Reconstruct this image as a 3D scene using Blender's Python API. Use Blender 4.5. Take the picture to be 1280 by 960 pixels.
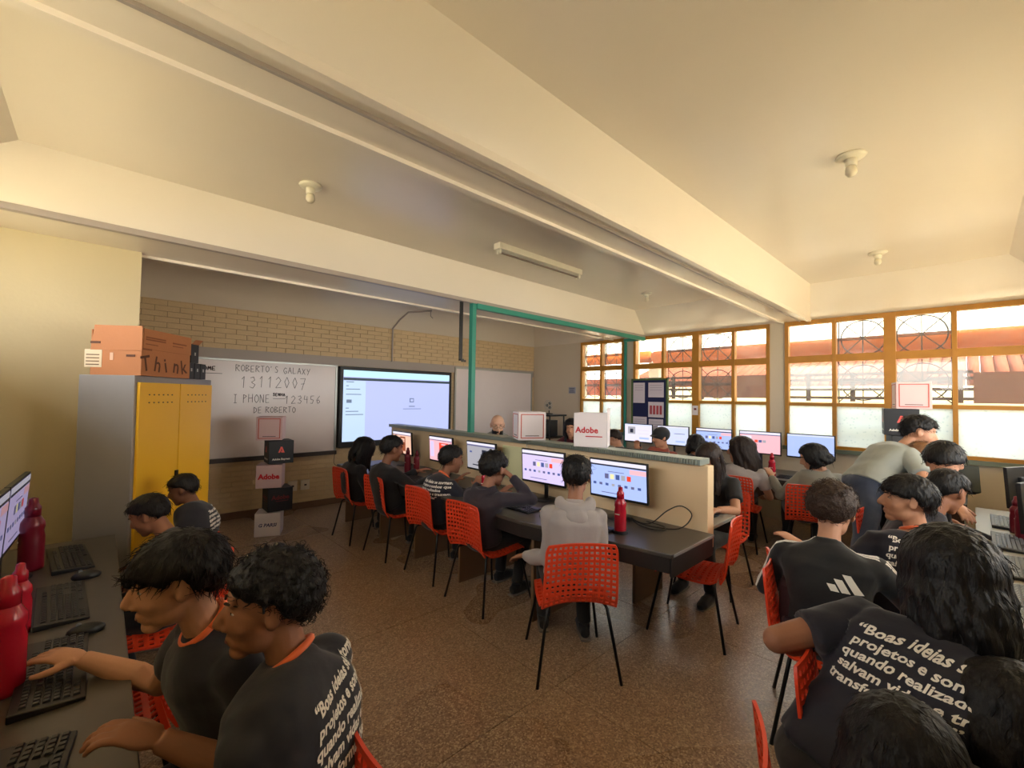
import bpy, bmesh, math, random
import numpy as np
from mathutils import Vector, Matrix, noise
from mathutils.bvhtree import BVHTree
random.seed(7)
SC = bpy.context.scene
for o in list(bpy.data.objects): bpy.data.objects.remove(o)
PI = math.pi
# ------------------------------------------------------------------ camera
FPX, CH = 545.0, 1.65
def _cam_axes():
    vl = np.array([125-640, 480-488, -FPX]); vr = np.array([1217-640, 480-505, -FPX])
    y = vl/np.linalg.norm(vl); x = vr-np.dot(vr, y)*y; x /= np.linalg.norm(x)
    return np.array([x, y, np.cross(x, y)])
RM = _cam_axes()
cam_d = bpy.data.cameras.new('camera'); cam = bpy.data.objects.new('camera', cam_d); SC.collection.objects.link(cam)
cam_d.sensor_width = 36; cam_d.lens = FPX/1280*36; cam_d.clip_start = 0.02
cam.matrix_world = Matrix.Translation((0, 0, CH)) @ Matrix([list(map(float, r)) for r in RM]).to_4x4()
SC.camera = cam
def ray(u, v):
    d = RM @ np.array([u-640, 480-v, -FPX]); return Vector(d/FPX)      # unit depth along the view axis
def atz(u, v, z):
    d = ray(u, v); return Vector((0, 0, CH)) + d*((z-CH)/d.z)
def atd(u, v, dep):
    return Vector((0, 0, CH)) + ray(u, v)*dep
# ------------------------------------------------------------------ world, sun, exposure
W = bpy.data.worlds.new('sky'); SC.world = W; W.use_nodes = True
wn = W.node_tree; bg = wn.nodes['Background']
tc = wn.nodes.new('ShaderNodeTexCoord'); sp = wn.nodes.new('ShaderNodeSeparateXYZ'); cr = wn.nodes.new('ShaderNodeValToRGB')
wn.links.new(tc.outputs['Generated'], sp.inputs[0]); wn.links.new(sp.outputs['Z'], cr.inputs[0])
cr.color_ramp.elements[0].position = 0.0; cr.color_ramp.elements[0].color = (1.0, .98, .92, 1)
cr.color_ramp.elements[1].position = 0.9; cr.color_ramp.elements[1].color = (.80, .90, 1.0, 1)
wn.links.new(cr.outputs[0], bg.inputs['Color']); bg.inputs['Strength'].default_value = 4.6
sd = bpy.data.lights.new('sun', 'SUN'); sd.energy = 22.0; sd.angle = math.radians(3); sd.color = (1, .93, .82)
sun = bpy.data.objects.new('sun', sd); SC.collection.objects.link(sun)
sun.rotation_euler = (math.radians(38), 0, math.radians(12))
def portal(loc, rot, sx, sy):
    l = bpy.data.lights.new('sky_portal', 'AREA'); l.shape = 'RECTANGLE'; l.size = sx; l.size_y = sy
    l.cycles.is_portal = True
    o = bpy.data.objects.new('sky_portal', l); SC.collection.objects.link(o); o.location = loc; o.rotation_euler = rot
SC.view_settings.view_transform = 'Standard'; SC.view_settings.look = 'None'
SC.view_settings.gamma = 1; SC.view_settings.use_curve_mapping = False
SC.view_settings.exposure = 1.08
# ------------------------------------------------------------------ helpers
def srgb(r, g, b):
    f = lambda c: (c/255/12.92) if c/255 <= .04045 else ((c/255+.055)/1.055)**2.4
    return (f(r), f(g), f(b), 1)
MATS = {}
def mat(name, col, rough=.6, metal=0, var=0, vscale=8, bump=0, bscale=60, spec=.5, sheen=0, coords='Object', stretch=(1,1,1)):
    if name in MATS: return MATS[name]
    m = bpy.data.materials.new(name); m.use_nodes = True; nt = m.node_tree; b = nt.nodes['Principled BSDF']
    b.inputs['Base Color'].default_value = col; b.inputs['Roughness'].default_value = rough; b.inputs['Metallic'].default_value = metal
    b.inputs['Specular IOR Level'].default_value = spec
    if sheen: b.inputs['Sheen Weight'].default_value = sheen
    if var or bump:
        t = nt.nodes.new('ShaderNodeTexCoord'); mp = nt.nodes.new('ShaderNodeMapping'); nt.links.new(t.outputs[coords], mp.inputs[0])
        mp.inputs['Scale'].default_value = stretch
    if var:
        n = nt.nodes.new('ShaderNodeTexNoise'); n.inputs['Scale'].default_value = vscale; n.inputs['Detail'].default_value = 4
        nt.links.new(mp.outputs[0], n.inputs['Vector'])
        mx = nt.nodes.new('ShaderNodeMix'); mx.data_type = 'RGBA'
        mx.inputs[6].default_value = tuple(min(1, c*(1-var)) for c in col[:3])+(1,); mx.inputs[7].default_value = tuple(min(1, c*(1+var)) for c in col[:3])+(1,)
        nt.links.new(n.outputs[0], mx.inputs[0]); nt.links.new(mx.outputs[2], b.inputs['Base Color'])
    if bump:
        n2 = nt.nodes.new('ShaderNodeTexNoise'); n2.inputs['Scale'].default_value = bscale; n2.inputs['Detail'].default_value = 3
        nt.links.new(mp.outputs[0], n2.inputs['Vector'])
        bp = nt.nodes.new('ShaderNodeBump'); bp.inputs['Strength'].default_value = bump; bp.inputs['Distance'].default_value = .01
        nt.links.new(n2.outputs[0], bp.inputs['Height']); nt.links.new(bp.outputs[0], b.inputs['Normal'])
    MATS[name] = m; return m
def emat(name, col, s=1.0):
    if name in MATS: return MATS[name]
    m = bpy.data.materials.new(name); m.use_nodes = True; b = m.node_tree.nodes['Principled BSDF']
    b.inputs['Base Color'].default_value = (.02, .02, .02, 1); b.inputs['Emission Color'].default_value = col; b.inputs['Emission Strength'].default_value = s*.53
    b.inputs['Roughness'].default_value = .4
    MATS[name] = m; return m
def tag(o, label=None, cat=None, group=None, kind=None):
    if label: o['label'] = label
    if cat: o['category'] = cat
    if group: o['group'] = group
    if kind: o['kind'] = kind
    return o
def empty(name, loc=(0, 0, 0), rz=0, parent=None):
    o = bpy.data.objects.new(name, None); SC.collection.objects.link(o); o.location = loc; o.rotation_euler = (0, 0, rz)
    o.empty_display_size = .05
    if parent: o.parent = parent
    return o
class MB:
    def __init__(s): s.v = []; s.f = []
    def add(s, vs, fs):
        k = len(s.v); s.v += [tuple(map(float, p)) for p in vs]; s.f += [tuple(i+k for i in f) for f in fs]; return s
    def box(s, c, d, rz=0, R=None):
        hx, hy, hz = d[0]/2, d[1]/2, d[2]/2; vs = []
        M = R if R is not None else Matrix.Rotation(rz, 3, 'Z')
        for x in (-hx, hx):
            for y in (-hy, hy):
                for z in (-hz, hz): vs.append(Vector(c)+M @ Vector((x, y, z)))
        return s.add(vs, [(0, 1, 3, 2), (4, 6, 7, 5), (0, 4, 5, 1), (2, 3, 7, 6), (0, 2, 6, 4), (1, 5, 7, 3)])
    def bb(s, x0, x1, y0, y1, z0, z1): return s.box(((x0+x1)/2, (y0+y1)/2, (z0+z1)/2), (x1-x0, y1-y0, z1-z0))
    def rings(s, rings, cap=True):
        n = len(rings[0]); vs = [p for r in rings for p in r]; fs = []
        for i in range(len(rings)-1):
            for j in range(n): fs.append((i*n+j, i*n+(j+1) % n, (i+1)*n+(j+1) % n, (i+1)*n+j))
        if cap: fs.append(tuple(range(n))[::-1]); fs.append(tuple((len(rings)-1)*n+j for j in range(n)))
        return s.add(vs, fs)
    def tube(s, pts, r, n=8):
        pts = [Vector(p) for p in pts]; rr = r if isinstance(r, (list, tuple)) else [r]*len(pts); R = []; prev = None
        for i, p in enumerate(pts):
            d = (pts[min(i+1, len(pts)-1)]-pts[max(i-1, 0)]).normalized()
            a = prev if prev is not None else (Vector((0, 0, 1)) if abs(d.z) < .9 else Vector((1, 0, 0)))
            a = (a-d*a.dot(d)).normalized(); b = d.cross(a); prev = a
            R.append([p+a*rr[i]*math.cos(2*PI*k/n)+b*rr[i]*math.sin(2*PI*k/n) for k in range(n)])
        return s.rings(R)
    def lathe(s, c, prof, n=20):
        return s.rings([[Vector(c)+Vector((r*math.cos(2*PI*k/n), r*math.sin(2*PI*k/n), z)) for k in range(n)] for r, z in prof])
    def ell(s, c, r, n=12, m=8, R=None):
        c = Vector(c); M = R if R is not None else Matrix.Identity(3); R_ = []
        for i in range(m+1):
            t = PI*(i+.02)/(m+.04)
            R_.append([c+M @ Vector((r[0]*math.sin(t)*math.cos(2*PI*k/n), r[1]*math.sin(t)*math.sin(2*PI*k/n), -r[2]*math.cos(t))) for k in range(n)])
        return s.rings(R_)
    def mesh(s, name):
        me = bpy.data.meshes.new(name); me.from_pydata(s.v, [], s.f); me.update(); return me
    def build(s, name, m, parent=None, smooth=False, bevel=0, label=None):
        me = s.mesh(name)
        bm = bmesh.new(); bm.from_mesh(me); bmesh.ops.recalc_face_normals(bm, faces=bm.faces); bm.to_mesh(me); bm.free()
        if m: me.materials.append(m)
        if smooth: me.polygons.foreach_set('use_smooth', [True]*len(me.polygons))
        o = bpy.data.objects.new(name, me); SC.collection.objects.link(o)
        if parent: o.parent = parent
        if bevel:
            b = o.modifiers.new('bevel', 'BEVEL'); b.width = bevel; b.segments = 2; b.limit_method = 'ANGLE'
        if label: o['label'] = label
        return o
def kids(o): return CH_.get(o.name, [])
CH_ = {}
def copy_tree(o, parent=None):
    c = o.copy(); SC.collection.objects.link(c); c.parent = parent
    for ch in [x for x in bpy.data.objects if x.parent == o]: copy_tree(ch, c)
    return c
def text_mesh(txt, size, bold=0.0, align='LEFT', shear=0):
    cu = bpy.data.curves.new('t', 'FONT'); cu.body = txt; cu.size = size; cu.offset = bold; cu.align_x = align; cu.shear = shear; cu.resolution_u = 2
    ob = bpy.data.objects.new('t', cu); me = bpy.data.meshes.new_from_object(ob)
    vs = [tuple(v.co) for v in me.vertices]; fs = [tuple(p.vertices) for p in me.polygons]
    bpy.data.objects.remove(ob); bpy.data.curves.remove(cu); bpy.data.meshes.remove(me)
    return vs, fs
def flat_text(name, txt, size, o, rx, up, m, parent, bold=0.0, align='CENTER', off=.0015, shear=0):
    """lettering lying on a flat face: origin o, reading direction rx, up"""
    vs, fs = text_mesh(txt, size, bold, align, shear); rx = Vector(rx).normalized(); up = Vector(up).normalized(); n = rx.cross(up)
    mb = MB(); mb.add([Vector(o)+rx*x+up*y+n*off for x, y, z in vs], fs)
    me = mb.mesh(name); me.materials.append(m); ob = bpy.data.objects.new(name, me); SC.collection.objects.link(ob)
    if parent: ob.parent = parent
    return ob
# ------------------------------------------------------------------ materials
CEIL = mat('ceiling_paint', srgb(240, 228, 212), .27, var=.03, vscale=2, bump=.05, bscale=6, spec=.7)
PLASTER = mat('cream_plaster', srgb(200, 184, 146), .55, var=.05, vscale=3, bump=.08, bscale=40)
WALLW = mat('window_wall_plaster', srgb(205, 190, 168), .6, var=.04, vscale=3)
BRICK = mat('painted_brick', srgb(212, 184, 142), .55, var=.10, vscale=5, bump=.25, bscale=50)
MORTAR = mat('brick_mortar', srgb(150, 124, 92), .8)
OCHRE = mat('ochre_frame_paint', srgb(176, 120, 32), .45, var=.15, vscale=9, bump=.1)
DESK = mat('dark_desk_laminate', srgb(74, 68, 62), .35, var=.12, vscale=20)
DESKL = mat('pale_desk_laminate', srgb(150, 146, 138), .28, var=.06, vscale=14)
DESKE = mat('dark_desk_edge', srgb(38, 34, 32), .45)
BLK = mat('black_plastic', srgb(22, 22, 24), .42)
BLKM = mat('black_metal', srgb(16, 15, 16), .35, metal=.3)
KEYM = mat('black_key_plastic', srgb(34, 34, 37), .38)
KEYL = mat('grey_key_plastic', srgb(120, 126, 130), .4)
REDCH = mat('orange_red_plastic', srgb(222, 66, 34), .38, spec=.5)
REDB = mat('red_bottle_plastic', srgb(176, 24, 46), .25)
MAROON = mat('maroon_bottle', srgb(110, 16, 34), .3)
GREYM = mat('grey_steel', srgb(150, 146, 146), .38, metal=.2, var=.05)
YEL = mat('yellow_steel', srgb(240, 184, 40), .35, var=.03, vscale=2)
WHITEB = mat('whiteboard_enamel', srgb(228, 216, 214), .22, var=.02)
GRAYT = mat('grey_trim', srgb(170, 158, 150), .5)
ALU = mat('aluminium', srgb(170, 172, 168), .35, metal=.6)
TEAL = mat('teal_paint', srgb(52, 146, 128), .45, var=.08)
CARD = mat('cardboard', srgb(186, 122, 78), .75, var=.08, vscale=6, bump=.1)
WHITE = mat('white_card', srgb(232, 222, 224), .5)
BLACKC = mat('black_card', srgb(24, 26, 32), .5)
REDP = mat('red_print', srgb(200, 28, 40), .5)
REDD = mat('dull_red_print', srgb(120, 18, 32), .5)
PINKP = mat('salmon_print', srgb(196, 84, 70), .5)
INK = mat('marker_ink', srgb(58, 44, 50), .6)
BLUEP = mat('navy_print', srgb(50, 54, 110), .5)
WPRINT = mat('white_print', srgb(232, 226, 216), .6)
LAMPW = mat('white_porcelain', srgb(236, 228, 208), .3)
def glass(name, tint, trans=.75, diffuse=.25, bump=0, rough=.05):
    m = bpy.data.materials.new(name); m.use_nodes = True; nt = m.node_tree; nt.nodes.clear()
    out = nt.nodes.new('ShaderNodeOutputMaterial'); a = nt.nodes.new('ShaderNodeBsdfTransparent'); b = nt.nodes.new('ShaderNodeBsdfTranslucent'); g = nt.nodes.new('ShaderNodeBsdfGlossy')
    m1 = nt.nodes.new('ShaderNodeMixShader'); m2 = nt.nodes.new('ShaderNodeMixShader')
    a.inputs[0].default_value = tint; b.inputs[0].default_value = tint; g.inputs['Roughness'].default_value = rough
    m1.inputs[0].default_value = diffuse; m2.inputs[0].default_value = .05
    nt.links.new(a.outputs[0], m1.inputs[1]); nt.links.new(b.outputs[0], m1.inputs[2])
    nt.links.new(m1.outputs[0], m2.inputs[1]); nt.links.new(g.outputs[0], m2.inputs[2]); nt.links.new(m2.outputs[0], out.inputs[0])
    if bump:
        t = nt.nodes.new('ShaderNodeTexCoord'); n = nt.nodes.new('ShaderNodeTexVoronoi'); n.inputs['Scale'].default_value = bump
        nt.links.new(t.outputs['Object'], n.inputs['Vector'])
        r = nt.nodes.new('ShaderNodeValToRGB'); r.color_ramp.elements[0].color = (.72*tint[0], .78*tint[1], .80*tint[2], 1); r.color_ramp.elements[1].color = tint
        r.color_ramp.elements[0].position = .0; r.color_ramp.elements[1].position = .35
        nt.links.new(n.outputs['Distance'], r.inputs[0]); nt.links.new(r.outputs[0], b.inputs[0]); nt.links.new(r.outputs[0], a.inputs[0])
    MATS[name] = m; return m
GLASS = glass('dusty_clear_glass', (.86, .86, .82, 1), diffuse=.03)
FROST = glass('patterned_frosted_glass', (.64, .69, .69, 1), diffuse=.6, bump=26)
# floor terrazzo
def terrazzo():
    m = bpy.data.materials.new('terrazzo'); m.use_nodes = True; nt = m.node_tree; b = nt.nodes['Principled BSDF']
    t = nt.nodes.new('ShaderNodeNewGeometry')
    v = nt.nodes.new('ShaderNodeTexVoronoi'); v.inputs['Scale'].default_value = 130; nt.links.new(t.outputs['Position'], v.inputs['Vector'])
    r = nt.nodes.new('ShaderNodeValToRGB'); e = r.color_ramp.elements
    e[0].position = 0; e[0].color = srgb(124, 102, 86); e[1].position = 1; e[1].color = srgb(196, 172, 144)
    e.new(.35).color = srgb(148, 122, 102); e.new(.75).color = srgb(166, 140, 118)
    s = nt.nodes.new('ShaderNodeSeparateColor'); nt.links.new(v.outputs['Color'], s.inputs[0]); nt.links.new(s.outputs[0], r.inputs[0])
    n = nt.nodes.new('ShaderNodeTexNoise'); n.inputs['Scale'].default_value = .9; n.inputs['Detail'].default_value = 2; nt.links.new(t.outputs['Position'], n.inputs['Vector'])
    mx = nt.nodes.new('ShaderNodeMix'); mx.data_type = 'RGBA'; mx.blend_type = 'MULTIPLY'; mx.inputs[0].default_value = .55
    r2 = nt.nodes.new('ShaderNodeValToRGB'); r2.color_ramp.elements[0].position = .3; r2.color_ramp.elements[0].color = (.72, .68, .66, 1); r2.color_ramp.elements[1].position = .65
    nt.links.new(n.outputs[0], r2.inputs[0]); nt.links.new(r.outputs[0], mx.inputs[6]); nt.links.new(r2.outputs[0], mx.inputs[7]); nt.links.new(mx.outputs[2], b.inputs['Base Color'])
    mr = nt.nodes.new('ShaderNodeMapRange'); mr.inputs[3].default_value = .16; mr.inputs[4].default_value = .42; nt.links.new(n.outputs[0], mr.inputs[0]); nt.links.new(mr.outputs[0], b.inputs['Roughness'])
    return m
TERR = terrazzo(); JOINT = mat('dark_floor_joint', srgb(62, 42, 30), .7)
# ------------------------------------------------------------------ room shell
XL, XR, YB, YN = -.95, 6.93, 6.64, -.72          # left wall, window wall, board wall, near wall
ZH, ZC = 2.75, 3.10
fl = tag(MB().bb(XL-.2, XR+.2, YN-.2, YB+.2, -.12, -.004).build('floor', JOINT), kind='structure')
xs = [XL, -.45, .75, 1.95, 3.15, 4.35, 5.55, XR]; ys = [YN, .46, 1.66, 2.86, 4.06, 5.26, YB]
for i in range(len(xs)-1):
    for j in range(len(ys)-1):
        MB().bb(xs[i]+.002, xs[i+1]-.002, ys[j]+.002, ys[j+1]-.002, -.02, 0).build('slab', TERR, fl)
ce = tag(MB().bb(XL-.3, XR+.3, YN-.3, YB+.3, ZC+.05, ZC+.2).build('ceiling', CEIL), kind='structure')
def coffer(y0, y1, Y0, Y1):
    """a bay: lower rim y0..y1 at ZH, flat top Y0..Y1 at ZC, sloping sides"""
    X0, X1 = -.39, 6.33; lo = [(XL, y0, ZH), (XR, y0, ZH), (XR, y1, ZH), (XL, y1, ZH)]; hi = [(X0, Y0, ZC), (X1, Y0, ZC), (X1, Y1, ZC), (X0, Y1, ZC)]
    up = [(p[0], p[1], ZC+.06) for p in lo]
    MB().add(hi, [(0, 1, 2, 3)]).add([(a, b, c+.06) for a, b, c in hi], [(0, 1, 2, 3)]).build('flat_panel', CEIL, ce)
    for k in range(4):
        q = (k+1) % 4
        MB().add([lo[k], lo[q], hi[q], hi[k]], [(0, 1, 2, 3)]).build('sloping_side', CEIL, ce)
coffer(YN, 1.50, -.25, 1.37); coffer(1.84, 3.95, 2.00, 3.80); coffer(4.62, YB, 4.80, 6.10)
for a, b in ((1.50, 1.84), (3.95, 4.62)):
    bmo = MB().bb(XL, XR, a, b, ZH-.001, ZC+.05).build('beam', CEIL, ce)
    MB().bb(XL, XR, a-.012, a+.035, ZH-.028, ZH+.012).build('beam_lip', GRAYT if a > 2 else CEIL, bmo)
    MB().bb(XL, XR, b-.03, b+.012, ZH-.022, ZH+.01).build('beam_lip', CEIL, bmo)
    if a < 2: MB().bb(XL, XR, a+.11, a+.125, ZH-.016, ZH).build('beam_lip', GRAYT, bmo)
# board wall with single bricks
wf = tag(MB().bb(.2, XR+.2, YB+.03, YB+.25, -.1, ZC+.1).build('wall_front', MORTAR), kind='structure')
bl, bh, gp = .24, .066, .005
brick_mesh = MB().box((0, 0, 0), (bl-gp, .03, bh-gp)).mesh('brick'); brick_mesh.materials.append(BRICK)
z = 2.215; row = 0
while z < 2.745:
    x = .2-(row % 2)*.12
    while x < XR:
        b = bpy.data.objects.new('brick', brick_mesh); SC.collection.objects.link(b); b.parent = wf
        w0, w1 = max(x, .2), min(x+bl, XR); b.location = ((w0+w1)/2, YB+.018+random.uniform(-.0015, .0015), z+bh/2); b.scale = ((w1-w0-gp)/(bl-gp), 1, 1)
        x += bl
    z += bh; row += 1
mb = MB(); z = .09; row = 0
while z < 2.2:
    x = .2-(row % 2)*.12
    while x < XR:
        w0, w1 = max(x, .2), min(x+bl, XR); mb.box(((w0+w1)/2, YB+.018+random.uniform(-.001, .001), z+bh/2), (w1-w0-gp*.6, .03, bh-gp*.6)); x += bl
    z += bh; row += 1
tag(mb.build('brick_courses', BRICK, wf), kind='stuff')
tag(MB().bb(.2, XR, YB-.012, YB+.03, 0, .09).build('baseboard_front', mat('brown_baseboard', srgb(112, 84, 62), .5)), kind='structure')
tag(MB().bb(XL-.2, .208, 4.52, 4.60, -.1, ZH+.02).bb(XL-.2, .2, 4.6, YB+.2, -.1, ZC).build('wall_side', PLASTER), kind='structure')
# left wall: high windows let the sky in behind the camera's left
wl = MB(); ox = (.1, 4.2, 2.0, 2.68)
wl.bb(XL-.2, XL, YN-.2, 4.52, -.1, ox[2]).bb(XL-.2, XL, YN-.2, 4.52, ox[3], ZC+.1).bb(XL-.2, XL, YN-.2, ox[0], ox[2], ox[3]).bb(XL-.2, XL, ox[1], 4.52, ox[2], ox[3])
tag(wl.build('wall_left', PLASTER), kind='structure')
portal((XL-.2, (ox[0]+ox[1])/2, (ox[2]+ox[3])/2), (0, -PI/2, 0), ox[3]-ox[2], ox[1]-ox[0])
wb = MB(); bx = (2.2, 6.4, 1.3, 2.35)
wb.bb(XL-.2, XR+.2, YN-.2, YN, -.1, bx[2]).bb(XL-.2, XR+.2, YN-.2, YN, bx[3], ZC+.1).bb(XL-.2, bx[0], YN-.2, YN, bx[2], bx[3]).bb(bx[1], XR+.2, YN-.2, YN, bx[2], bx[3])
tag(wb.build('wall_back', PLASTER), kind='structure')
portal(((bx[0]+bx[1])/2, YN-.2, (bx[2]+bx[3])/2), (PI/2, 0, 0), bx[1]-bx[0], bx[3]-bx[2])
# window wall
ZS, ZT = 1.04, 2.745
wins = [(4.37, 5.35), (1.99, 4.17), (-.60, 1.80)]
ww = MB().bb(XR, XR+.2, YN-.2, YB+.2, -.1, ZS).bb(XR, XR+.2, YN-.2, YB+.2, ZT, ZC+.1)
e = [YN-.2]+[q for w in sorted(wins) for q in w]+[YB+.2]
for a, b in zip(e[::2], e[1::2]): ww.bb(XR, XR+.2, a, b, ZS, ZT)
tag(ww.build('wall_right', WALLW), kind='structure')
cols = [[4.37, 4.86, 5.35], [1.99, 2.48, 3.05, 3.61, 4.17], [-.60, -.04+.18, .69, 1.24, 1.80]]
IRON = mat('dark_grille_iron', srgb(34, 28, 26), .8, spec=.1)
for k, cs in enumerate(cols):
    wr = tag(empty('window_%d' % (k+1), (XR, (cs[0]+cs[-1])/2, ZS)), kind='structure')
    off = Vector((XR, (cs[0]+cs[-1])/2, ZS))
    def part(mbx, n, m, par=wr, **kw):
        mbx.v = [(a-off.x, b-off.y, c-off.z) for a, b, c in mbx.v]; return mbx.build(n, m, par, **kw)
    fx0, fx1 = XR-.02, XR+.07
    part(MB().bb(fx0, fx1, cs[0]+.045, cs[-1]-.045, ZT-.055, ZT).bb(fx0, fx1, cs[0]+.045, cs[-1]-.045, ZS, ZS+.04).bb(fx0, fx1, cs[0], cs[0]+.045, ZS, ZT).bb(fx0, fx1, cs[-1]-.045, cs[-1], ZS, ZT), 'frame', OCHRE)
    part(MB().bb(XR-.06, fx1, cs[0]-.02, cs[-1]+.02, ZS-.05, ZS), 'sill', mat('green_grey_sill', srgb(110, 120, 106), .5))
    part(MB().bb(fx0+.003, fx1-.003, cs[0]+.045, cs[-1]-.045, 2.175, 2.265), 'transom', OCHRE); part(MB().bb(fx0+.01, fx1-.006, cs[0]+.045, cs[-1]-.045, 1.59, 1.635), 'transom', OCHRE)
    for j, y in enumerate(cs[1:-1]):
        wd = .11 if (len(cs) == 5 and j == 1) else .042
        part(MB().bb(fx0-.006, fx1+.004, y-wd/2, y+wd/2, ZS+.002, ZT-.002), 'mullion', OCHRE)
    for j in range(len(cs)-1):
        for q, (z0, z1) in enumerate(((ZS+.02, 1.61), (1.61, 2.22), (2.22, ZT-.02))):
            part(MB().bb(XR+.03, XR+.034, cs[j]+.01, cs[j+1]-.01, z0, z1), 'pane', FROST if q == 0 else GLASS)
        if len(cs) == 3 or j in (1, 2):
            c = (cs[j]+cs[j+1])/2; g = MB(); X = XR+.13; r = .008
            for zc in (1.335, 1.90, 2.47):
                g.tube([(X, c+.225*math.cos(t*PI/12), zc+.225*math.sin(t*PI/12)) for t in range(25)], r, 5)
                for t in range(4):
                    a = t*PI/4; l = .27 if t % 2 == 0 else .36
                    g.tube([(X, c-l*math.cos(a), zc-l*math.sin(a)), (X, c+l*math.cos(a), zc+l*math.sin(a))], r*.8, 5)
                g.box((X, c, zc), (.02, .04, .035))
                for dz in (-.05, .05): g.tube([(X, c-.27, zc+dz*.3), (X, c+.27, zc+dz*.3)], r*.8, 5)
            for dy in (-.25, .25): g.tube([(X, c+dy, ZS), (X, c+dy, ZT)], r, 5)
            part(g, 'grille', IRON)
    portal((XR+.22, (cs[0]+cs[-1])/2, (ZS+ZT)/2), (0, PI/2, 0), ZT-ZS, cs[-1]-cs[0])
# ------------------------------------------------------------------ outside
tag(MB().bb(XR+.2, 30, -20, 25, -.3, -.1).build('courtyard_ground', mat('pale_concrete', srgb(214, 208, 190), .8)), kind='structure')
tag(MB().bb(-14, XL-.2, -20, 25, -.3, -.1).bb(XL-.2, XR+.2, -20, YN-.2, -.3, -.1).build('garden_ground', mat('dry_grass', srgb(170, 160, 130), .9, var=.2)), kind='structure')
ro = tag(MB().bb(XL-1.8, XR+.9, YN-3.0, YB+1, 3.35, 3.5).build('roof_sun_eaves', mat('roof_slab', srgb(180, 170, 150), .8)), kind='structure')  # unseen roof slab, eaves stretched to keep the sun out of the openings
ex = tag(empty('gallery_building', (9, 2, 0)), 'outside gallery across the yard with terracotta eave beam and brown parapet', 'building')
def exb(n, m, *bs, **kw):
    b_ = MB()
    for q in bs: b_.bb(q[0]-9, q[1]-9, q[2]-2, q[3]-2, q[4], q[5])
    return b_.build(n, m, ex, **kw)
TERC = mat('terracotta_beam', srgb(138, 66, 20), .9, spec=.05, var=.18, vscale=5)
BRN = mat('brown_parapet', srgb(84, 46, 28), .9, spec=.05, var=.16, vscale=4)
mb = MB(); mb.rings([[Vector((0+.14*math.cos(t), y-2, 2.585+.135*math.sin(t))) for t in [k*PI/6 for k in range(12)]] for y in (-10, 4.9)]); mb.build('eave_beam', TERC, ex, smooth=True)
mb = MB(); mb.rings([[Vector((0+.14*math.cos(t), y-2, 2.60+.135*math.sin(t))) for t in [k*PI/6 for k in range(12)]] for y in (5.0, 12)]); mb.build('eave_beam', TERC, ex, smooth=True)
mb = MB()
for k in range(150):
    y = -10+k*.15
    mb.add([(0.05, y-2, 2.73), (.05, y+.075-2, 2.75), (.05, y+.15-2, 2.73), (2.6, y-2, 4.1), (2.6, y+.075-2, 4.12), (2.6, y+.15-2, 4.1)], [(0, 1, 4, 3), (1, 2, 5, 4)])
mb.build('corrugated_roof', mat('pale_fibre_cement', srgb(176, 168, 150), .7, var=.2, vscale=2), ex)
exb('parapet_panel', BRN, (9.0, 9.08, 2.30, 4.05, 1.70, 2.12)); exb('parapet_panel', BRN, (9.0, 9.08, .48, .75, 1.70, 2.12)); exb('parapet_panel', BRN, (9.0, 9.08, -10, .0, 1.66, 2.10)); exb('parapet_panel', mat('red_parapet', srgb(116, 54, 36), .9, spec=.05, var=.1), (9.0, 9.08, 5.3, 12, 1.72, 2.12))
for z in (1.72, 1.86, 2.02, 2.11): exb('handrail', mat('dark_rail', srgb(50, 28, 20), .9, spec=.05), (9.02, 9.06, 0, 5.3, z-.022, z+.022))
for k in range(9): exb('rail_post', MATS['dark_rail'], (9.01, 9.07, .1+k*.62, .16+k*.62, 1.66, 2.14))
exb('floor_slab', mat('pale_slab', srgb(214, 204, 184), .8), (9.0, 12, -10, 12, 1.52, 1.62))
exb('column', MATS['pale_slab'], (9.2, 9.45, -.75, -.5, -.1, 4.0), (9.2, 9.45, 4.9, 5.15, -.1, 2.5))
exb('rear_wall', mat('bright_yellow_white_wall', srgb(240, 232, 204), .8), (12, 12.2, -10, 12, -.1, 2.0))
tr = MB()
for k in range(60):
    y = -4+k*.2; tr.tube([(3.2, y-2, 2.0), (5.6, y-2, 2.75)], .11, 6)
tag(tr.build('roof_tiles', mat('pink_roof_tile', srgb(100, 52, 36), .9, spec=.05, var=.15), ex, smooth=True), kind='stuff')
exb('louvre_shutter', mat('pale_shutter', srgb(226, 196, 150), .7), (8.6, 8.66, -.32, -.02, 0, 1.55))
# ------------------------------------------------------------------ board wall fittings
def tpart(root, mbx, n, m, **kw):
    o = root.location; mbx.v = [(a-o[0], b-o[1], c-o[2]) for a, b, c in mbx.v]; return mbx.build(n, m, root, **kw)
tag(MB().bb(.55, 6.9, YB-.02, YB+.004, 2.085, 2.215).build('trim_1', GRAYT), kind='structure')
def board(name, x0, x1, z0, z1, label):
    r = tag(empty(name, ((x0+x1)/2, YB, z0)), label, 'whiteboard')
    tpart(r, MB().bb(x0, x1, YB-.03, YB-.005, z0, z1), 'panel', WHITEB)
    for a in ((x0-.02, x0+.01, z0, z1), (x1-.01, x1+.02, z0, z1), (x0-.02, x1+.02, z1-.01, z1+.015)): tpart(r, MB().bb(a[0], a[1], YB-.04, YB-.004, a[2], a[3]), 'edge_strip', ALU)
    tpart(r, MB().bb(x0-.02, x1+.02, YB-.075, YB-.004, z0-.05, z0+.005), 'pen_tray', mat('dark_tray', srgb(58, 48, 44), .5))
    return r
wbL = board('whiteboard', .42, 2.585, .80, 2.07, 'large whiteboard with handwriting in dark marker beside the screen')
wbR = board('whiteboard', 4.80, 6.82, .80, 2.17, 'blank whiteboard to the right of the big screen')
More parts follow.
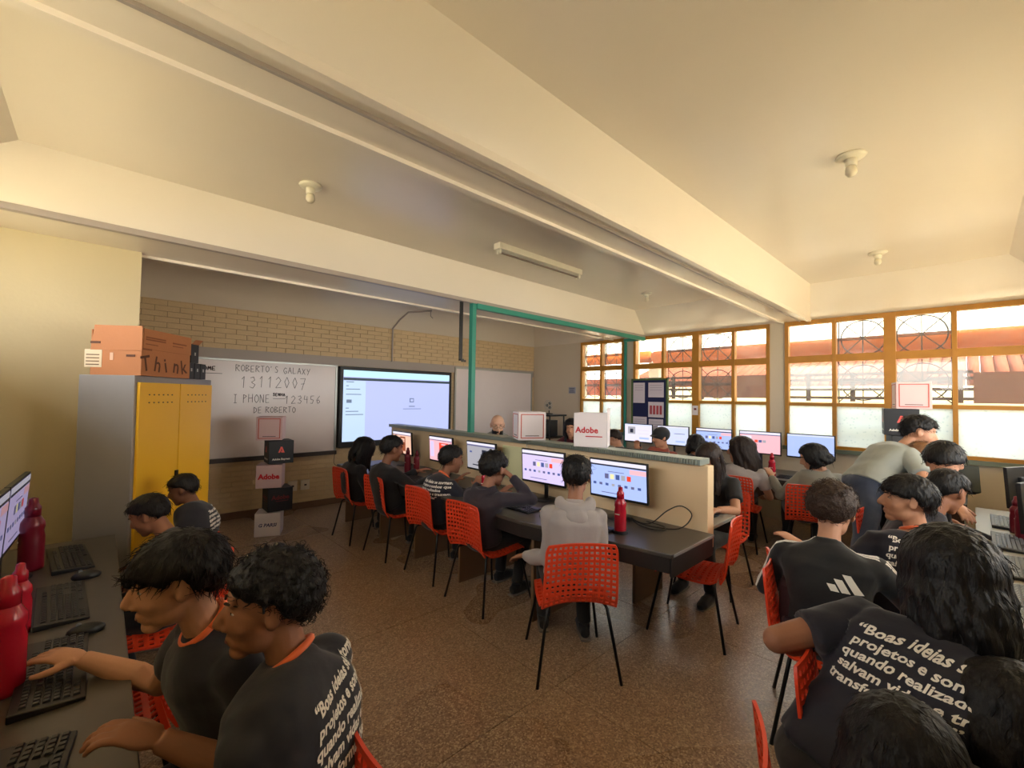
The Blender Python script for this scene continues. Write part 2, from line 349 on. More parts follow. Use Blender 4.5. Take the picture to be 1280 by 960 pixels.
GL = {'R': [[(0, 0), (0, 1), (.6, .85), (.1, .5), (.6, 0)]], 'O': [[(.3, 1), (.05, .7), (.05, .3), (.3, 0), (.6, .3), (.6, .7), (.3, 1)]],
 'B': [[(0, 0), (0, 1), (.5, .85), (.1, .5), (.6, .25), (0, 0)]], 'E': [[(.5, 1), (0, .95), (0, 0), (.5, .03)], [(0, .5), (.4, .5)]],
 'T': [[(0, 1), (.6, 1)], [(.3, 1), (.3, 0)]], "'": [[(.15, 1), (.1, .75)]], 'S': [[(.5, .9), (.2, 1), (.05, .75), (.5, .35), (.35, 0), (0, .1)]],
 'G': [[(.6, .85), (.3, 1), (.03, .5), (.3, 0), (.58, .15), (.58, .42), (.32, .42)]], 'A': [[(0, 0), (.3, 1), (.6, 0)], [(.12, .4), (.5, .4)]], 'L': [[(.05, 1), (.02, 0), (.5, .04)]],
 'X': [[(0, 1), (.55, 0)], [(.55, 1), (0, 0)]], 'Y': [[(0, 1), (.3, .5)], [(.6, 1), (.15, -.1)]], 'I': [[(.1, 1), (.5, 1)], [(.3, 1), (.3, 0)], [(.1, 0), (.5, 0)]],
 'P': [[(.1, 0), (.1, 1), (.55, .8), (.1, .5)]], 'H': [[(0, 1), (0, 0)], [(.55, 1), (.55, 0)], [(0, .5), (.55, .55)]], 'N': [[(0, 0), (0, 1), (.5, 0), (.5, 1)]],
 'D': [[(.05, 0), (.05, 1), (.5, .7), (.5, .3), (.05, 0)]], 'M': [[(0, 0), (.1, 1), (.3, .4), (.5, 1), (.6, 0)]], '1': [[(.1, .75), (.3, 1), (.25, 0)]],
 '3': [[(.05, .9), (.35, 1), (.45, .7), (.15, .52), (.5, .3), (.3, 0), (0, .1)]], '2': [[(0, .75), (.25, 1), (.5, .7), (0, 0), (.55, .05)]],
 '0': [[(.28, 1), (.05, .55), (.28, 0), (.5, .5), (.28, 1)]], '7': [[(0, .97), (.55, 1), (.2, -.1)], [(.1, .45), (.5, .5)]], '4': [[(.1, 1), (0, .5), (.5, .5)], [(.4, .9), (.4, -.05)]],
 '5': [[(.5, 1), (.1, .97), (.05, .55), (.45, .45), (.3, 0), (0, .05)]], '6': [[(.45, 1), (.05, .45), (.2, 0), (.5, .2), (.35, .5), (.08, .35)]]}
def hand(txt, x, z, h, w, parent=wbL, th=.0030):
    mb = MB(); cx = x; o = parent.location
    for ch in txt:
        if ch in GL:
            dz = random.uniform(-.05, .05)*h
            for st in GL[ch]:
                q = [(cx+p[0]*w*1.2-o[0], YB-.033-o[1], z+p[1]*h+dz-o[2]) for p in st]
                for a, b in zip(q, q[1:]): mb.tube([a, b], th, 4)
        cx += w*(1 if ch != ' ' else .6)
    mb.build('handwriting', INK, parent)
hand("ROBERTO'S", 1.28, 1.93, .085, .058); hand('GALAXY', 1.85, 1.925, .085, .062)
hand('13112007', 1.34, 1.72, .15, .105); hand('I PHONE', 1.26, 1.52, .11, .068); hand('123456', 1.88, 1.51, .11, .085); hand('SENHA', 1.73, 1.61, .04, .032, th=.005)
hand('DE ROBERTO', 1.50, 1.38, .08, .056); hand('NOME', .88, 1.93, .05, .048, th=.005)
mbx = MB().box((.98-wbL.location[0], YB-.033-wbL.location[1], 1.89-wbL.location[2]), (.3, .004, .006)).box((1.81-wbL.location[0], YB-.033-wbL.location[1], 1.575-wbL.location[2]), (.16, .004, .006)); mbx.build('handwriting', INK, wbL)
# big screen
tv = tag(empty('display_screen', (3.64, YB, .86)), 'big wall display showing a pale blue web page', 'screen')
tpart(tv, MB().bb(2.62, 4.66, YB-.10, YB-.005, .84, 2.075), 'bezel', BLK, bevel=.006)
tpart(tv, MB().bb(2.67, 4.60, YB-.106, YB-.098, .93, 2.02), 'screen', emat('tv_blue', srgb(186, 196, 250), 1.0))
def tvp(n, x0, x1, z0, z1, m, d=.109): tpart(tv, MB().bb(x0, x1, YB-d, YB-.104, z0, z1), n, m)
tvp('page_sidebar', 2.67, 3.02, .93, 1.86, emat('tv_side', srgb(196, 220, 250), 1.0)); tvp('browser_bar', 2.67, 4.60, 1.92, 2.02, emat('tv_bar', srgb(196, 240, 252), 1.0)); tvp('dark_bar', 2.67, 4.60, 1.865, 1.905, emat('tv_dark', srgb(40, 62, 76), .8), .111)
for i, (z_, w_) in enumerate(((1.84, .12), (1.78, .04), (1.73, .22), (1.65, .24), (1.44, .05), (1.39, .2), (1.34, .28))): tvp('menu_line', 2.71, 2.71+w_, z_-.006, z_+.006, emat('tv_text', srgb(110, 130, 160), .8), .111)
tvp('menu_icon', 2.72, 2.80, 1.52, 1.57, emat('tv_text', srgb(110, 130, 160), .8), .111)
tvp('upload_icon', 3.80, 3.88, 1.53, 1.60, emat('tv_text', srgb(110, 130, 160), .8), .111); tvp('upload_icon', 3.815, 3.865, 1.545, 1.585, emat('tv_blue', srgb(186, 196, 250), 1.0), .113)
tvp('caption_line', 3.79, 3.90, 1.455, 1.47, MATS['tv_text'], .111); tvp('caption_line', 3.68, 4.02, 1.415, 1.425, MATS['tv_text'], .111)
pg = tag(MB().tube([(3.50, YB-.03, 2.2), (3.50, YB-.03, 2.75), (3.5, YB-.26, 2.87)], .014, 8).build('conduit_pipe', GRAYT), 'thin painted conduit pipe running up the brick wall above the screen', 'pipe')
pb = tag(MB().tube([(3.5, YB-.26, 2.87), (3.56, 6.22, 2.98), (3.86, 6.0, 3.02)], .014, 8).tube([(3.84, 6.0, 3.02), (3.84, 6.0, 2.93), (3.88, 6.0, 2.90)], .008, 6).build('hanging_bracket', GRAYT), 'thin metal bracket with a hook below the ceiling beam', 'bracket')
for (x, lab) in ((2.02, 'white wall socket by the stack of printed cubes'), (2.19, 'cream wall switch plate right of the socket')):
    r = tag(empty('wall_socket', (x, YB, .34)), lab, 'socket'); 
    MB().box((0, -.012, 0), (.12, .024, .14)).build('plate', mat('socket_white', srgb(226, 214, 196), .4), r, bevel=.004); MB().box((0, -.027, 0), (.03, .008, .02)).build('outlet', BLK, r)
sg = tag(empty('wall_sign', (XR, 5.56, 1.80)), 'small grey sign on the wall left of the windows', 'sign')
MB().box((-.008, 0, 0), (.016, .17, .13)).build('plate', mat('sign_grey', srgb(160, 160, 172), .5), sg)
for k in range(3): MB().box((-.018, 0, .035-k*.035), (.003, .13-.03*(k % 2), .012)).build('text_line', mat('sign_ink', srgb(70, 74, 96), .6), sg)
# ceiling lamps
def lamp(loc, lab):
    r = tag(empty('ceiling_lamp', loc), lab, 'lamp', 'bare bulb holders on the ceiling')
    MB().lathe((0, 0, 0), [(.02, 0), (.072, 0), (.076, -.007), (.065, -.017), (.03, -.024), (.01, -.024)], 24).build('ceiling_plate', LAMPW, r, smooth=True)
    MB().lathe((0, 0, 0), [(.01, -.02), (.032, -.02), (.029, -.06), (.022, -.064), (.01, -.064)], 20).build('socket', LAMPW, r, smooth=True)
    MB().lathe((0, 0, 0), [(.012, -.06), (.024, -.066), (.029, -.085), (.029, -.105), (.018, -.122), (.004, -.126)], 20).build('bulb', mat('milky_bulb', srgb(224, 214, 190), .2), r, smooth=True)
for p, lb in (((1.02, 3.15, ZC), 'bare bulb holder on the ceiling above the yellow cabinet side'), ((3.17, .48, ZC), 'nearest bulb holder on the right of the ceiling'),
              ((5.42, .62, ZC), 'bulb holder on the ceiling close to the wide windows'), ((5.40, 3.06, ZC), 'small bulb holder between beams near the notice board window')): lamp(p, lb)
fx = tag(empty('fluorescent_fixture', (3.30, 3.07, ZC)), 'long white fluorescent batten on the ceiling without a tube', 'lamp')
MB().box((0, 0, -.03), (1.25, .09, .06)).build('housing', LAMPW, fx, bevel=.004)
for s in (-.6, .6):
    MB().box((s, -.022, -.075), (.02, .014, .05)).box((s, .022, -.075), (.02, .014, .05)).build('tube_holder', LAMPW, fx)
MB().tube([(-.58, 0, -.085), (.58, 0, -.085)], .010, 8).build('wire_rail', mat('grey_wire', srgb(130, 112, 100), .5), fx)
# teal frame + black strap
tf = tag(empty('teal_partition_frame', (3.12, 3.97, 1.24)), 'teal painted frame rising from the divider to the beam and windows', 'frame')
TW = .055
tpart(tf, MB().bb(3.09, 3.09+TW, 3.95, 4.01, 1.235, 2.735), 'post', TEAL); tpart(tf, MB().bb(3.145, 6.90, 3.93, 3.99, 2.665, 2.725), 'top_rail', TEAL)
tpart(tf, MB().bb(6.87, 6.91, 4.30, 4.335, .0, 2.72), 'post', TEAL); tpart(tf, MB().bb(6.85, 6.90, 3.99, 4.335, 2.675, 2.725), 'top_rail', TEAL)
tag(MB().bb(2.94, 2.985, 3.99, 4.0, 2.07, 2.74).bb(2.94, 2.985, 3.96, 4.0, 2.05, 2.07).bb(2.975, 3.03, 3.98, 4.0, 2.04, 2.06).build('hanging_strap', BLK), 'black strap with a hooked end hanging from the beam', 'strap')
# ------------------------------------------------------------------ divider and desks
dv = tag(empty('desk_divider', (3.1, 3.3, 0)), 'cream divider panel with grey cable tray between the desk rows', 'partition')
CRP = mat('cream_panel', srgb(226, 198, 158), .5, var=.05, vscale=2)
for a, b in ((1.26, 2.75), (2.75, 4.2), (4.2, 5.75)): tpart(dv, MB().bb(3.06, 3.16, a+.002, b-.002, .62, 1.19), 'panel', CRP, bevel=.004)
tpart(dv, MB().bb(3.02, 3.18, 1.30, 5.75, 1.195, 1.235), 'cable_tray', mat('tray_grey', srgb(150, 158, 150), .4, metal=.4))
sl = MB(); y = 1.32
while y < 3.2: sl.bb(3.008, 3.02, y, y+.008, 1.2, 1.232); y += .02
tag(tpart(dv, sl, 'tray_teeth', MATS['tray_grey']), kind='stuff')
tpart(dv, MB().bb(3.07, 3.15, 2.6, 2.75, 0, .62).bb(3.07, 3.15, 5.3, 5.4, 0, .62), 'foot_panel', DESKE)
tpart(dv, MB().bb(3.045, 3.06, 1.72, 1.80, .94, 1.04), 'socket', MATS['socket_white'])
tpart(dv, MB().bb(3.045, 3.06, 3.05, 3.35, .82, 1.15), 'notice', mat('pale_notice', srgb(216, 214, 170), .6))
def poly_slab(mb, pts, z0, z1):
    n = len(pts); mb.add([(x, y, z0) for x, y in pts]+[(x, y, z1) for x, y in pts], [tuple(range(n))[::-1], tuple(range(n, 2*n))]+[(i, (i+1) % n, n+(i+1) % n, n+i) for i in range(n)])
    return mb
dc = tag(empty('computer_desk', (2.7, 3.4, 0)), 'long dark desk with five monitors left of the cream divider', 'desk')
tpart(dc, poly_slab(MB(), [(2.46, 1.22), (3.055, 1.22), (3.055, 5.7), (2.27, 5.7), (2.27, 2.3)], .715, .74), 'desktop', DESK, bevel=.003)
tpart(dc, poly_slab(MB(), [(2.465, 1.225), (3.05, 1.225), (3.05, 1.25), (2.49, 1.25)], .60, .713), 'end_apron', DESKE)
tpart(dc, poly_slab(MB(), [(2.475, 1.24), (2.50, 1.24), (2.31, 2.3), (2.31, 5.69), (2.285, 5.69), (2.285, 2.3)], .62, .713), 'front_apron', DESKE)
for y in (2.25, 3.15, 3.9, 4.65, 5.6): tpart(dc, MB().bb(2.36, 3.04, y-.012, y+.012, 0, .715), 'leg_panel', mat('tan_panel', srgb(120, 92, 66), .5))
tpart(dc, MB().bb(2.48, 3.05, 1.216, 1.2225, .722, .738), 'edge_band', GREYM)
dd = tag(empty('computer_desk', (3.42, 3.2, 0)), 'pale-topped desk behind the cream divider', 'desk')
tpart(dd, MB().bb(3.17, 3.68, 1.30, 5.2, .715, .74), 'desktop', DESKL, bevel=.003); tpart(dd, MB().bb(3.64, 3.66, 1.32, 5.18, .6, .713), 'front_apron', DESKE)
for y in (1.9, 3.3, 5.1): tpart(dd, MB().bb(3.18, 3.63, y-.012, y+.012, 0, .715), 'leg_panel', MATS['tan_panel'])
dw = tag(empty('computer_desk', (6.2, 2.4, 0)), 'dark desk running under the windows with a row of monitors', 'desk')
tpart(dw, MB().bb(5.72, 6.62, .05, 4.6, .715, .74), 'desktop', DESK, bevel=.003); tpart(dw, MB().bb(5.76, 5.78, .07, 4.58, .50, .713), 'front_apron', mat('brown_apron', srgb(84, 60, 44), .5))
for y in (.09, 1.25, 2.4, 3.5, 4.55): tpart(dw, MB().bb(5.8, 6.6, y-.012, y+.012, 0, .715), 'leg_panel', DESKE)
dr = tag(empty('computer_desk', (3.4, -.33, 0)), 'pale desk with keyboards along the right edge', 'desk')
tpart(dr, MB().bb(.62, 5.65, -.66, .0, .715, .74), 'desktop', DESKL, bevel=.003); tpart(dr, MB().bb(.64, 5.63, -.03, -.01, .6, .713), 'front_apron', DESKE)
for x in (.7, 2.2, 3.9, 5.6): tpart(dr, MB().bb(x-.012, x+.012, -.64, -.05, 0, .715), 'leg_panel', DESKE)
dl = tag(empty('computer_desk', (-.3, 2.2, 0)), 'dim grey desk with keyboards along the left edge', 'desk')
tpart(dl, MB().bb(-.80, .10, .45, 3.75, .715, .74), 'desktop', DESK, bevel=.003); tpart(dl, MB().bb(.07, .09, .47, 3.73, .6, .713), 'front_apron', DESKE)
for y in (.5, 1.5, 2.6, 3.7): tpart(dl, MB().bb(-.78, .05, y-.012, y+.012, 0, .715), 'leg_panel', DESKE)
dt = tag(empty('teacher_desk', (4.3, 4.9, 0)), 'dark desk near the back wall behind the tall divider', 'desk')
tpart(dt, MB().bb(3.75, 5.3, 4.25, 4.75, .71, .74), 'desktop', DESKE); 
for x in (3.8, 5.25): tpart(dt, MB().bb(x-.012, x+.012, 4.28, 4.72, 0, .71), 'leg_panel', DESKE)
# ------------------------------------------------------------------ monitors
SCR = {'white': srgb(236, 232, 250), 'lilac': srgb(222, 206, 255), 'blue': srgb(176, 196, 255), 'pale': srgb(214, 222, 255), 'dark': srgb(36, 40, 58), 'red': srgb(240, 70, 40), 'peach': srgb(250, 196, 170),
       'pink': srgb(250, 190, 200), 'grey': srgb(170, 168, 176), 'brown': srgb(150, 78, 48), 'navy': srgb(70, 90, 150), 'ink': srgb(100, 100, 140), 'yel': srgb(248, 236, 180)}
def E(c, s=1.0): return emat('screen_'+c+('' if s == 1 else '_dim'), SCR[c], s)
def ui_home(bgc): return bgc, [('browser_bar', 0, 1, .90, 1, 'white'), ('menu_bar', 0, 1, .855, .90, 'dark'), ('banner', .72, 1, .70, .83, 'pink'), ('title_line', .33, .62, .70, .715, 'ink')] + \
    [('card', .27+i*.1, .34+i*.1, .50, .64, c) for i, c in enumerate(['ink', 'yel', 'navy', 'grey', 'red'])] + [('thumbnail', .05+i*.115, .105+i*.115, .30, .37, c) for i, c in enumerate(['navy', 'ink', 'navy', 'grey', 'ink', 'navy', 'ink', 'navy'])] + [('footer_line', .2, .6, .09, .11, 'ink')]
UI = {'home': ui_home('lilac'), 'homeblue': ui_home('blue'),
      'doc_brown': ('peach', [('browser_bar', 0, 1, .9, 1, 'white'), ('menu_bar', 0, 1, .86, .89, 'ink'), ('artboard', .42, .70, .12, .80, 'brown'), ('art_detail', .47, .65, .55, .72, 'peach'), ('tool_panel', .03, .12, .3, .4, 'pink'), ('tool_panel', .03, .12, .5, .6, 'pink')]),
      'doc_red': ('pink', [('browser_bar', 0, 1, .9, 1, 'white'), ('menu_bar', 0, 1, .86, .89, 'ink'), ('tool_panel', .04, .2, .15, .8, 'lilac'), ('artboard', .45, .85, .1, .78, 'red'), ('art_detail', .55, .75, .68, .74, 'pink')]),
      'doc_grey': ('grey', [('browser_bar', 0, 1, .92, 1, 'white'), ('menu_bar', 0, 1, .86, .91, 'ink'), ('photo', .55, .7, .45, .75, 'dark'), ('timeline', .2, .85, .12, .16, 'dark'), ('icon', .1, .18, .6, .66, 'navy')]),
      'blank': ('blue', [('browser_bar', 0, 1, .93, 1, 'pale')]),
      'pale': ('pale', [('browser_bar', 0, 1, .93, 1, 'white'), ('text_line', .55, .9, .6, .63, 'ink'), ('button', .6, .9, .14, .24, 'blue'), ('line', .55, .85, .40, .42, 'lilac')]),
      'avatar': ('white', [('browser_bar', 0, 1, .93, 1, 'pale'), ('picture', .12, .4, .42, .85, 'grey'), ('picture_detail', .2, .32, .5, .72, 'dark'), ('text_line', .5, .9, .65, .67, 'lilac'), ('text_line', .5, .9, .45, .47, 'lilac'), ('button', .55, .9, .15, .25, 'blue')]),
      'pinkhome': ('pink', [('browser_bar', 0, 1, .9, 1, 'white'), ('menu_bar', 0, 1, .86, .9, 'ink')]+[('card', .38+i*.1, .46+i*.1, .5, .62, c) for i, c in enumerate(['red', 'navy', 'grey'])]+[('panel', .05, .3, .1, .8, 'white')])}
def monitor(loc, rz, ui, label, group, w=.47, h=.29, base=True, bright=1.0, z0=.14, tilt=.06, lean=True):
    """front face looks along local -x ... stand foot at loc"""
    r = tag(empty('monitor', loc, rz), label, 'monitor', group)
    T = Matrix.Rotation(-tilt, 3, 'Y'); C0 = Vector((0, 0, z0+h/2))
    MB().box(C0, (.022, w, h), R=T).build('casing', BLK, r, bevel=.003)
    MB().box(C0+T @ Vector((.018, 0, 0)), (.03, w*.5, h*.5), R=T).build('back_cover', BLK, r, bevel=.008)
    bgc, els = UI[ui]; sw, sh = w-.022, h-.03
    def plane(n, a, b, c, d, col, lay):
        cy = sw/2-(a+b)/2*sw; cz = -sh/2+(c+d)/2*sh+.004
        return MB().box(C0+T @ Vector((-.0115-lay, cy, cz)), (.001, (b-a)*sw, (d-c)*sh), R=T).build(n, E(col, bright), r)
    plane('screen', 0, 1, 0, 1, bgc, 0)
    for i, (n, a, b, c, d, col) in enumerate(els): plane(n, a, b, c, d, col, .001+.0006*(n in ('art_detail', 'picture_detail')))
    if base:
        MB().tube([(.03, 0, z0+h*.4), (.05, 0, z0*.7), (.05, 0, .01)], .018, 8).build('stand_neck', BLK, r, smooth=True)
        MB().lathe((.03, 0, 0), [(.01, 0), (.10, 0), (.10, .006), (.085, .014), (.02, .018)], 24).build('stand_base', BLK, r, smooth=True)
    return r
gC = 'monitors on the long dark desk left of the divider'
for y, ui, lab, rz in ((5.10, 'doc_brown', 'monitor showing a brown poster on a peach page, farthest in the centre row', .0), (4.22, 'doc_red', 'monitor showing a bright red poster beside a lilac panel', .0), (3.49, 'doc_grey', 'monitor with a grey page and small dark photo before the boy with folded earbuds', .0),
                   (2.63, 'home', 'monitor with a lilac start page between curly head and grey hoodie', .06), (1.86, 'homeblue', 'monitor with a blue start page to the right of the grey hoodie', .06)):
    if 'earbuds' in lab: lab = 'monitor with a grey page and small dark photo in the centre row'
    monitor((2.88, y, .74), rz, ui, lab, gC, w=.49 if y < 3 else .47, h=.30)
gW = 'monitors on the desk under the windows'
for y, ui, lab in ((3.70, 'avatar', 'monitor showing a small portrait below the notice board'), (3.12, 'pale', 'monitor with a plain pale page behind the black cap'), (2.52, 'homeblue', 'monitor with blue start page between two dark heads by the window'),
                   (1.93, 'pinkhome', 'monitor with pink page behind the long-haired girl in grey'), (1.37, 'blank', 'monitor with blank light blue screen left of the bending man')):
    monitor((6.3, y, .74), 0, ui, lab, gW, w=.50, h=.30, z0=.21, tilt=0)
gL = 'monitors on the left desk'
for (x, y, lab) in ((-.28, 3.16, 'dim lilac monitor at the left edge beside the red bottle'), (-.30, 2.64, 'dim grey monitor cut by the left picture edge')):
    monitor((x, y, .74), PI-.04, 'home', lab, gL, w=.5, h=.31, z0=.17, bright=.35)
gR = 'monitors on the right desk'
for i, (x, y, lab) in enumerate(((5.15, -.27, 'thin bright monitor seen nearly edge-on, farther one on the right desk'), (4.25, -.27, 'bright glaring monitor at the right picture edge'))):
    monitor((x, y, .74), -PI/2-.45+.1*i, 'pale', lab, gR, w=.5, h=.30, z0=.14)
for y, lab in ((1.95, 'dark monitor back just above the divider near its end'),):
    monitor((3.36, y, .74), PI, 'blank', lab, 'monitors behind the divider', w=.5, h=.30, z0=.18, bright=.35)
for (x, y, lab) in ((4.0, 4.42, 'low dark laptop-like monitor before the bald teacher'),): pass
# ------------------------------------------------------------------ keyboards, mice, bottles
key_mesh = MB().add([(-.008, -.008, 0), (.008, -.008, 0), (.008, .008, 0), (-.008, .008, 0), (-.006, -.006, .005), (.006, -.006, .005), (.006, .006, .005), (-.006, .006, .005)],
                    [(0, 3, 2, 1), (4, 5, 6, 7), (0, 1, 5, 4), (1, 2, 6, 5), (2, 3, 7, 6), (3, 0, 4, 7)]).mesh('key'); key_mesh.materials.append(KEYM)
key_mesh_l = key_mesh.copy(); key_mesh_l.materials.clear(); key_mesh_l.materials.append(KEYL)
def key_spots():
    for r_ in range(6):
        for c in range(15):
            if r_ == 0 and 4 <= c <= 9: continue
            yield (-.058+r_*.0205+(.006 if r_ == 5 else 0), .205-c*.0195)
        for c in range(3):
            if r_ in (1,) and c != 1 or r_ == 2: continue
            yield (-.058+r_*.0205+(.006 if r_ == 5 else 0), -.098-c*.0195)
        if r_ < 5:
            for c in range(4): yield (-.058+r_*.0205, -.163-c*.0195)
def keyboard(loc, rz, label, single, mesh, group, rest=False):
    r = tag(empty('keyboard', loc, rz), label, 'keyboard', group)
    MB().add([(-.078, -.235, .0), (.078, -.235, .0), (.078, .235, .0), (-.078, .235, .0), (-.078, -.235, .010), (.078, -.235, .022), (.078, .235, .022), (-.078, .235, .010)],
             [(0, 3, 2, 1), (4, 5, 6, 7), (0, 1, 5, 4), (1, 2, 6, 5), (2, 3, 7, 6), (3, 0, 4, 7)]).build('tray', BLK, r, bevel=.003)
    acc = MB()
    for x, y in key_spots():
        z = .0105+(x+.078)/.156*.012
        if single:
            k = bpy.data.objects.new('key', mesh); SC.collection.objects.link(k); k.parent = r; k.location = (x, y, z)
        else:
            acc.add([(v.co.x+x, v.co.y+y, v.co.z+z) for v in mesh.vertices], [tuple(p.vertices) for p in mesh.polygons])
    if not single:
        me_o = acc.build('key_field', mesh.materials[0], r); me_o['kind'] = 'stuff'
    return r
def mouse(loc, rz, label, group):
    r = tag(empty('mouse', loc, rz), label, 'mouse', group)
    MB().ell((0, 0, .010), (.055, .031, .026), 16, 8).build('shell', BLK, r, smooth=True)
    MB().tube([(.02, -.004, .034), (.02, .004, .034)], .008, 8).build('scroll_wheel', KEYL, r)
    return r
# left desk: user side is +x, so the spacebar edge (local -x) points to +x
gk = 'keyboards on the left desk'
keyboard((-.09, 3.34, .74), PI+.1, 'farthest keyboard on the left desk, below the grey cabinet side', False, key_mesh, gk)
keyboard((-.09, 2.66, .74), PI+.05, 'second keyboard from the far end of the left desk', False, key_mesh, gk)
keyboard((-.08, 2.04, .74), PI, 'left desk keyboard just beyond the reaching hand', True, key_mesh, gk)
keyboard((-.12, 1.42, .74), PI-.12, 'large near keyboard under the reaching hand on the left desk', True, key_mesh, gk)
for i, (x, y, lab) in enumerate(((-.02, 2.97, 'mouse between the two farthest left keyboards'), (-.01, 2.30, 'mouse beside the reaching arm on left desk'), (.0, 1.06, 'mouse at the lower left of the frame'))): mouse((x, y, .74), PI, lab, 'mice on the left desk')
gk = 'keyboards on the right desk'
keyboard((5.05, -.16, .74), PI/2*3+PI, 'farthest keyboard on the right desk', False, key_mesh_l, gk)
keyboard((4.35, -.15, .74), PI/2, 'second farthest keyboard on the right desk', False, key_mesh_l, gk)
for q in bpy.data.objects:
    pass
keyboard((3.72, -.155, .74), -PI/2+PI+PI, 'keyboard with grey keys in the middle of the right desk', False, key_mesh_l, gk)
keyboard((3.13, -.17, .74), -PI/2, 'near keyboard with pale wrist strip on the right desk', False, key_mesh_l, gk)
keyboard((2.70, -.17, .74), -PI/2, 'nearest keyboard at the right picture edge', False, key_mesh_l, gk)
for x, y, lab in ((4.05, -.06, 'mouse between far keyboards on the right desk'), (3.44, -.06, 'black mouse before the middle right keyboard'), (2.93, -.06, 'black mouse beside the nearest right keyboards')): mouse((x, y, .74), -PI/2, lab, 'mice on the right desk')
gk = 'keyboards on the centre desk'
for y, lab in ((1.93, 'keyboard in front of the grey hoodie'), (2.62, 'keyboard before the curly-haired boy'), (3.45, 'keyboard before the boy with printed shirt back'), (4.2, 'keyboard before the boy with black jacket'), (5.0, 'keyboard at the far end of the centre desk')):
    keyboard((2.52, y, .74), 0, lab, False, key_mesh, gk)
for y, lab in ((2.26, 'mouse beside the grey hoodie'), (2.98, 'mouse by the curly head')): mouse((2.5, y, .74), 0, lab, 'mice on the centre desk')
keyboard((3.5, 1.62, .74), PI, 'keyboard on the pale desk end behind the divider', False, key_mesh, 'keyboards behind the divider')
for y in (1.4, 1.95, 2.5, 3.1): keyboard((5.95, y, .74), 0, 'keyboard on the window desk '+{1.4: 'before the girl leaning on her arm', 1.95: 'before the long-haired girl', 2.5: 'before the dark bent head', 3.1: 'before the black cap'}[y], False, key_mesh, 'keyboards on the window desk')
def bottle(loc, label, m=REDB, s=1.0, group='red drinking bottles', belt=True):
    r = tag(empty('bottle', loc), label, 'bottle', group)
    q = [(.004, 0), (.036, 0), (.038, .01), (.038, .13), (.034, .155), (.038, .17), (.036, .19), (.022, .215), (.02, .22)]
    MB().lathe((0, 0, 0), [(a*s, b*s) for a, b in q], 24).build('body', m, r, smooth=True)
    MB().lathe((0, 0, 0), [(a*s, b*s) for a, b in [(.004, .215), (.024, .215), (.024, .25), (.016, .262), (.014, .285), (.004, .29)]], 20).build('cap', m, r, smooth=True)
    if belt: flat_text('print', 'EDUCA', .02*s, (-.0385*s, 0, .10*s), (0, -1, 0), (0, 0, 1), WPRINT, r) if False else MB().box((-.037*s, 0, .118*s), (.005, .03*s, .006)).build('print', WPRINT, r)
    return r
r_ = bottle((2.60, 1.66, .745), 'red bottle on a black base at the near end of the centre desk', s=1.05); MB().lathe((0, 0, 0), [(.01, -.004), (.052, -.004), (.05, .012), (.01, .014)], 24).build('base_cup', BLK, r_)
bottle((2.62, 3.12, .74), 'red bottle behind the curly head, half hidden', s=.9)
bottle((2.68, 4.62, .74), 'maroon bottle between the first two centre monitors', MAROON)
bottle((2.74, 4.52, .74), 'second maroon bottle standing close to its twin', MAROON, .9)
bottle(tuple(atz(38, 712, .74)), 'tall red bottle beside the far left monitor', MAROON, 1.25)
bottle(tuple(atz(22, 792, .74)), 'red bottle lid peeking behind the nearest left bottle', REDB, .9)
bottle(tuple(atz(4, 866, .74)), 'big glossy red bottle at the lower left edge', REDB, 1.2)
bottle((5.85, 1.66, .74), 'red bottle on the window desk left of the blue screen', REDB)
bottle((4.55, -.22, .74), 'maroon bottle before the farther right monitor', MAROON, 1.0)
bottle((3.45, -.27, .74), 'large red bottle at the right picture edge', REDB, 1.25)
bottle((4.75, -.20, .74), 'dark red bottle behind its neighbour on the right desk', MAROON, .9)
bag = tag(empty('pouch', (3.85, -.28, .74)), 'brown zipped pouch standing on the right desk', 'bag')
MB().box((0, 0, .085), (.24, .09, .17)).build('body', mat('brown_leatherette', srgb(70, 40, 32), .4), bag, bevel=.03); MB().tube([(-.11, .045, .165), (0, .05, .175), (.11, .045, .165)], .004, 6).build('zip', ALU, bag)
# small things on the desks
card = tag(empty('card', (2.62, 2.34, .74)), 'small beige card lying below the lilac monitor', 'card'); MB().box((0, 0, .004), (.07, .11, .006), rz=.3).build('sheet', mat('beige_card', srgb(190, 160, 130), .6), card); MB().box((0, 0, .008), (.04, .02, .001), rz=.3).build('stripe', DESKE, card)
tb = tag(empty('tablet', (2.60, 4.95, .74)), 'pale blue lit tablet lying before the farthest monitor', 'tablet'); MB().box((0, 0, .005), (.14, .2, .008)).build('casing', BLK, tb); MB().box((0, 0, .0095), (.12, .18, .001)).build('screen', E('pale', .35), tb)
def cable(pts, label, m=BLK, r=.004):
    P = [Vector(p) for p in pts]; out = []
    for i in range(len(P)-1):
        p0 = P[max(i-1, 0)]; p1 = P[i]; p2 = P[i+1]; p3 = P[min(i+2, len(P)-1)]
        for k in range(6):
            t = k/6; out.append(.5*((2*p1)+(p2-p0)*t+(2*p0-5*p1+4*p2-p3)*t*t+(3*p1-p0-3*p2+p3)*t**3))
    out.append(P[-1]); return tag(MB().tube(out, r, 6).build('cable', m, smooth=True), label, 'cable', 'cables on the centre desk')
cable([(2.92, 1.80, .76), (2.90, 1.62, .75), (2.95, 1.50, .86), (3.0, 1.42, .90), (3.03, 1.36, .84), (2.96, 1.42, .75), (2.86, 1.60, .75), (2.9, 1.8, .76)], 'black cable looping against the cream divider end')
cable([(2.9, 1.75, .75), (2.82, 1.62, .746), (2.84, 1.48, .746), (2.94, 1.52, .746), (2.95, 1.66, .75)], 'black cable coiled flat behind the red bottle')
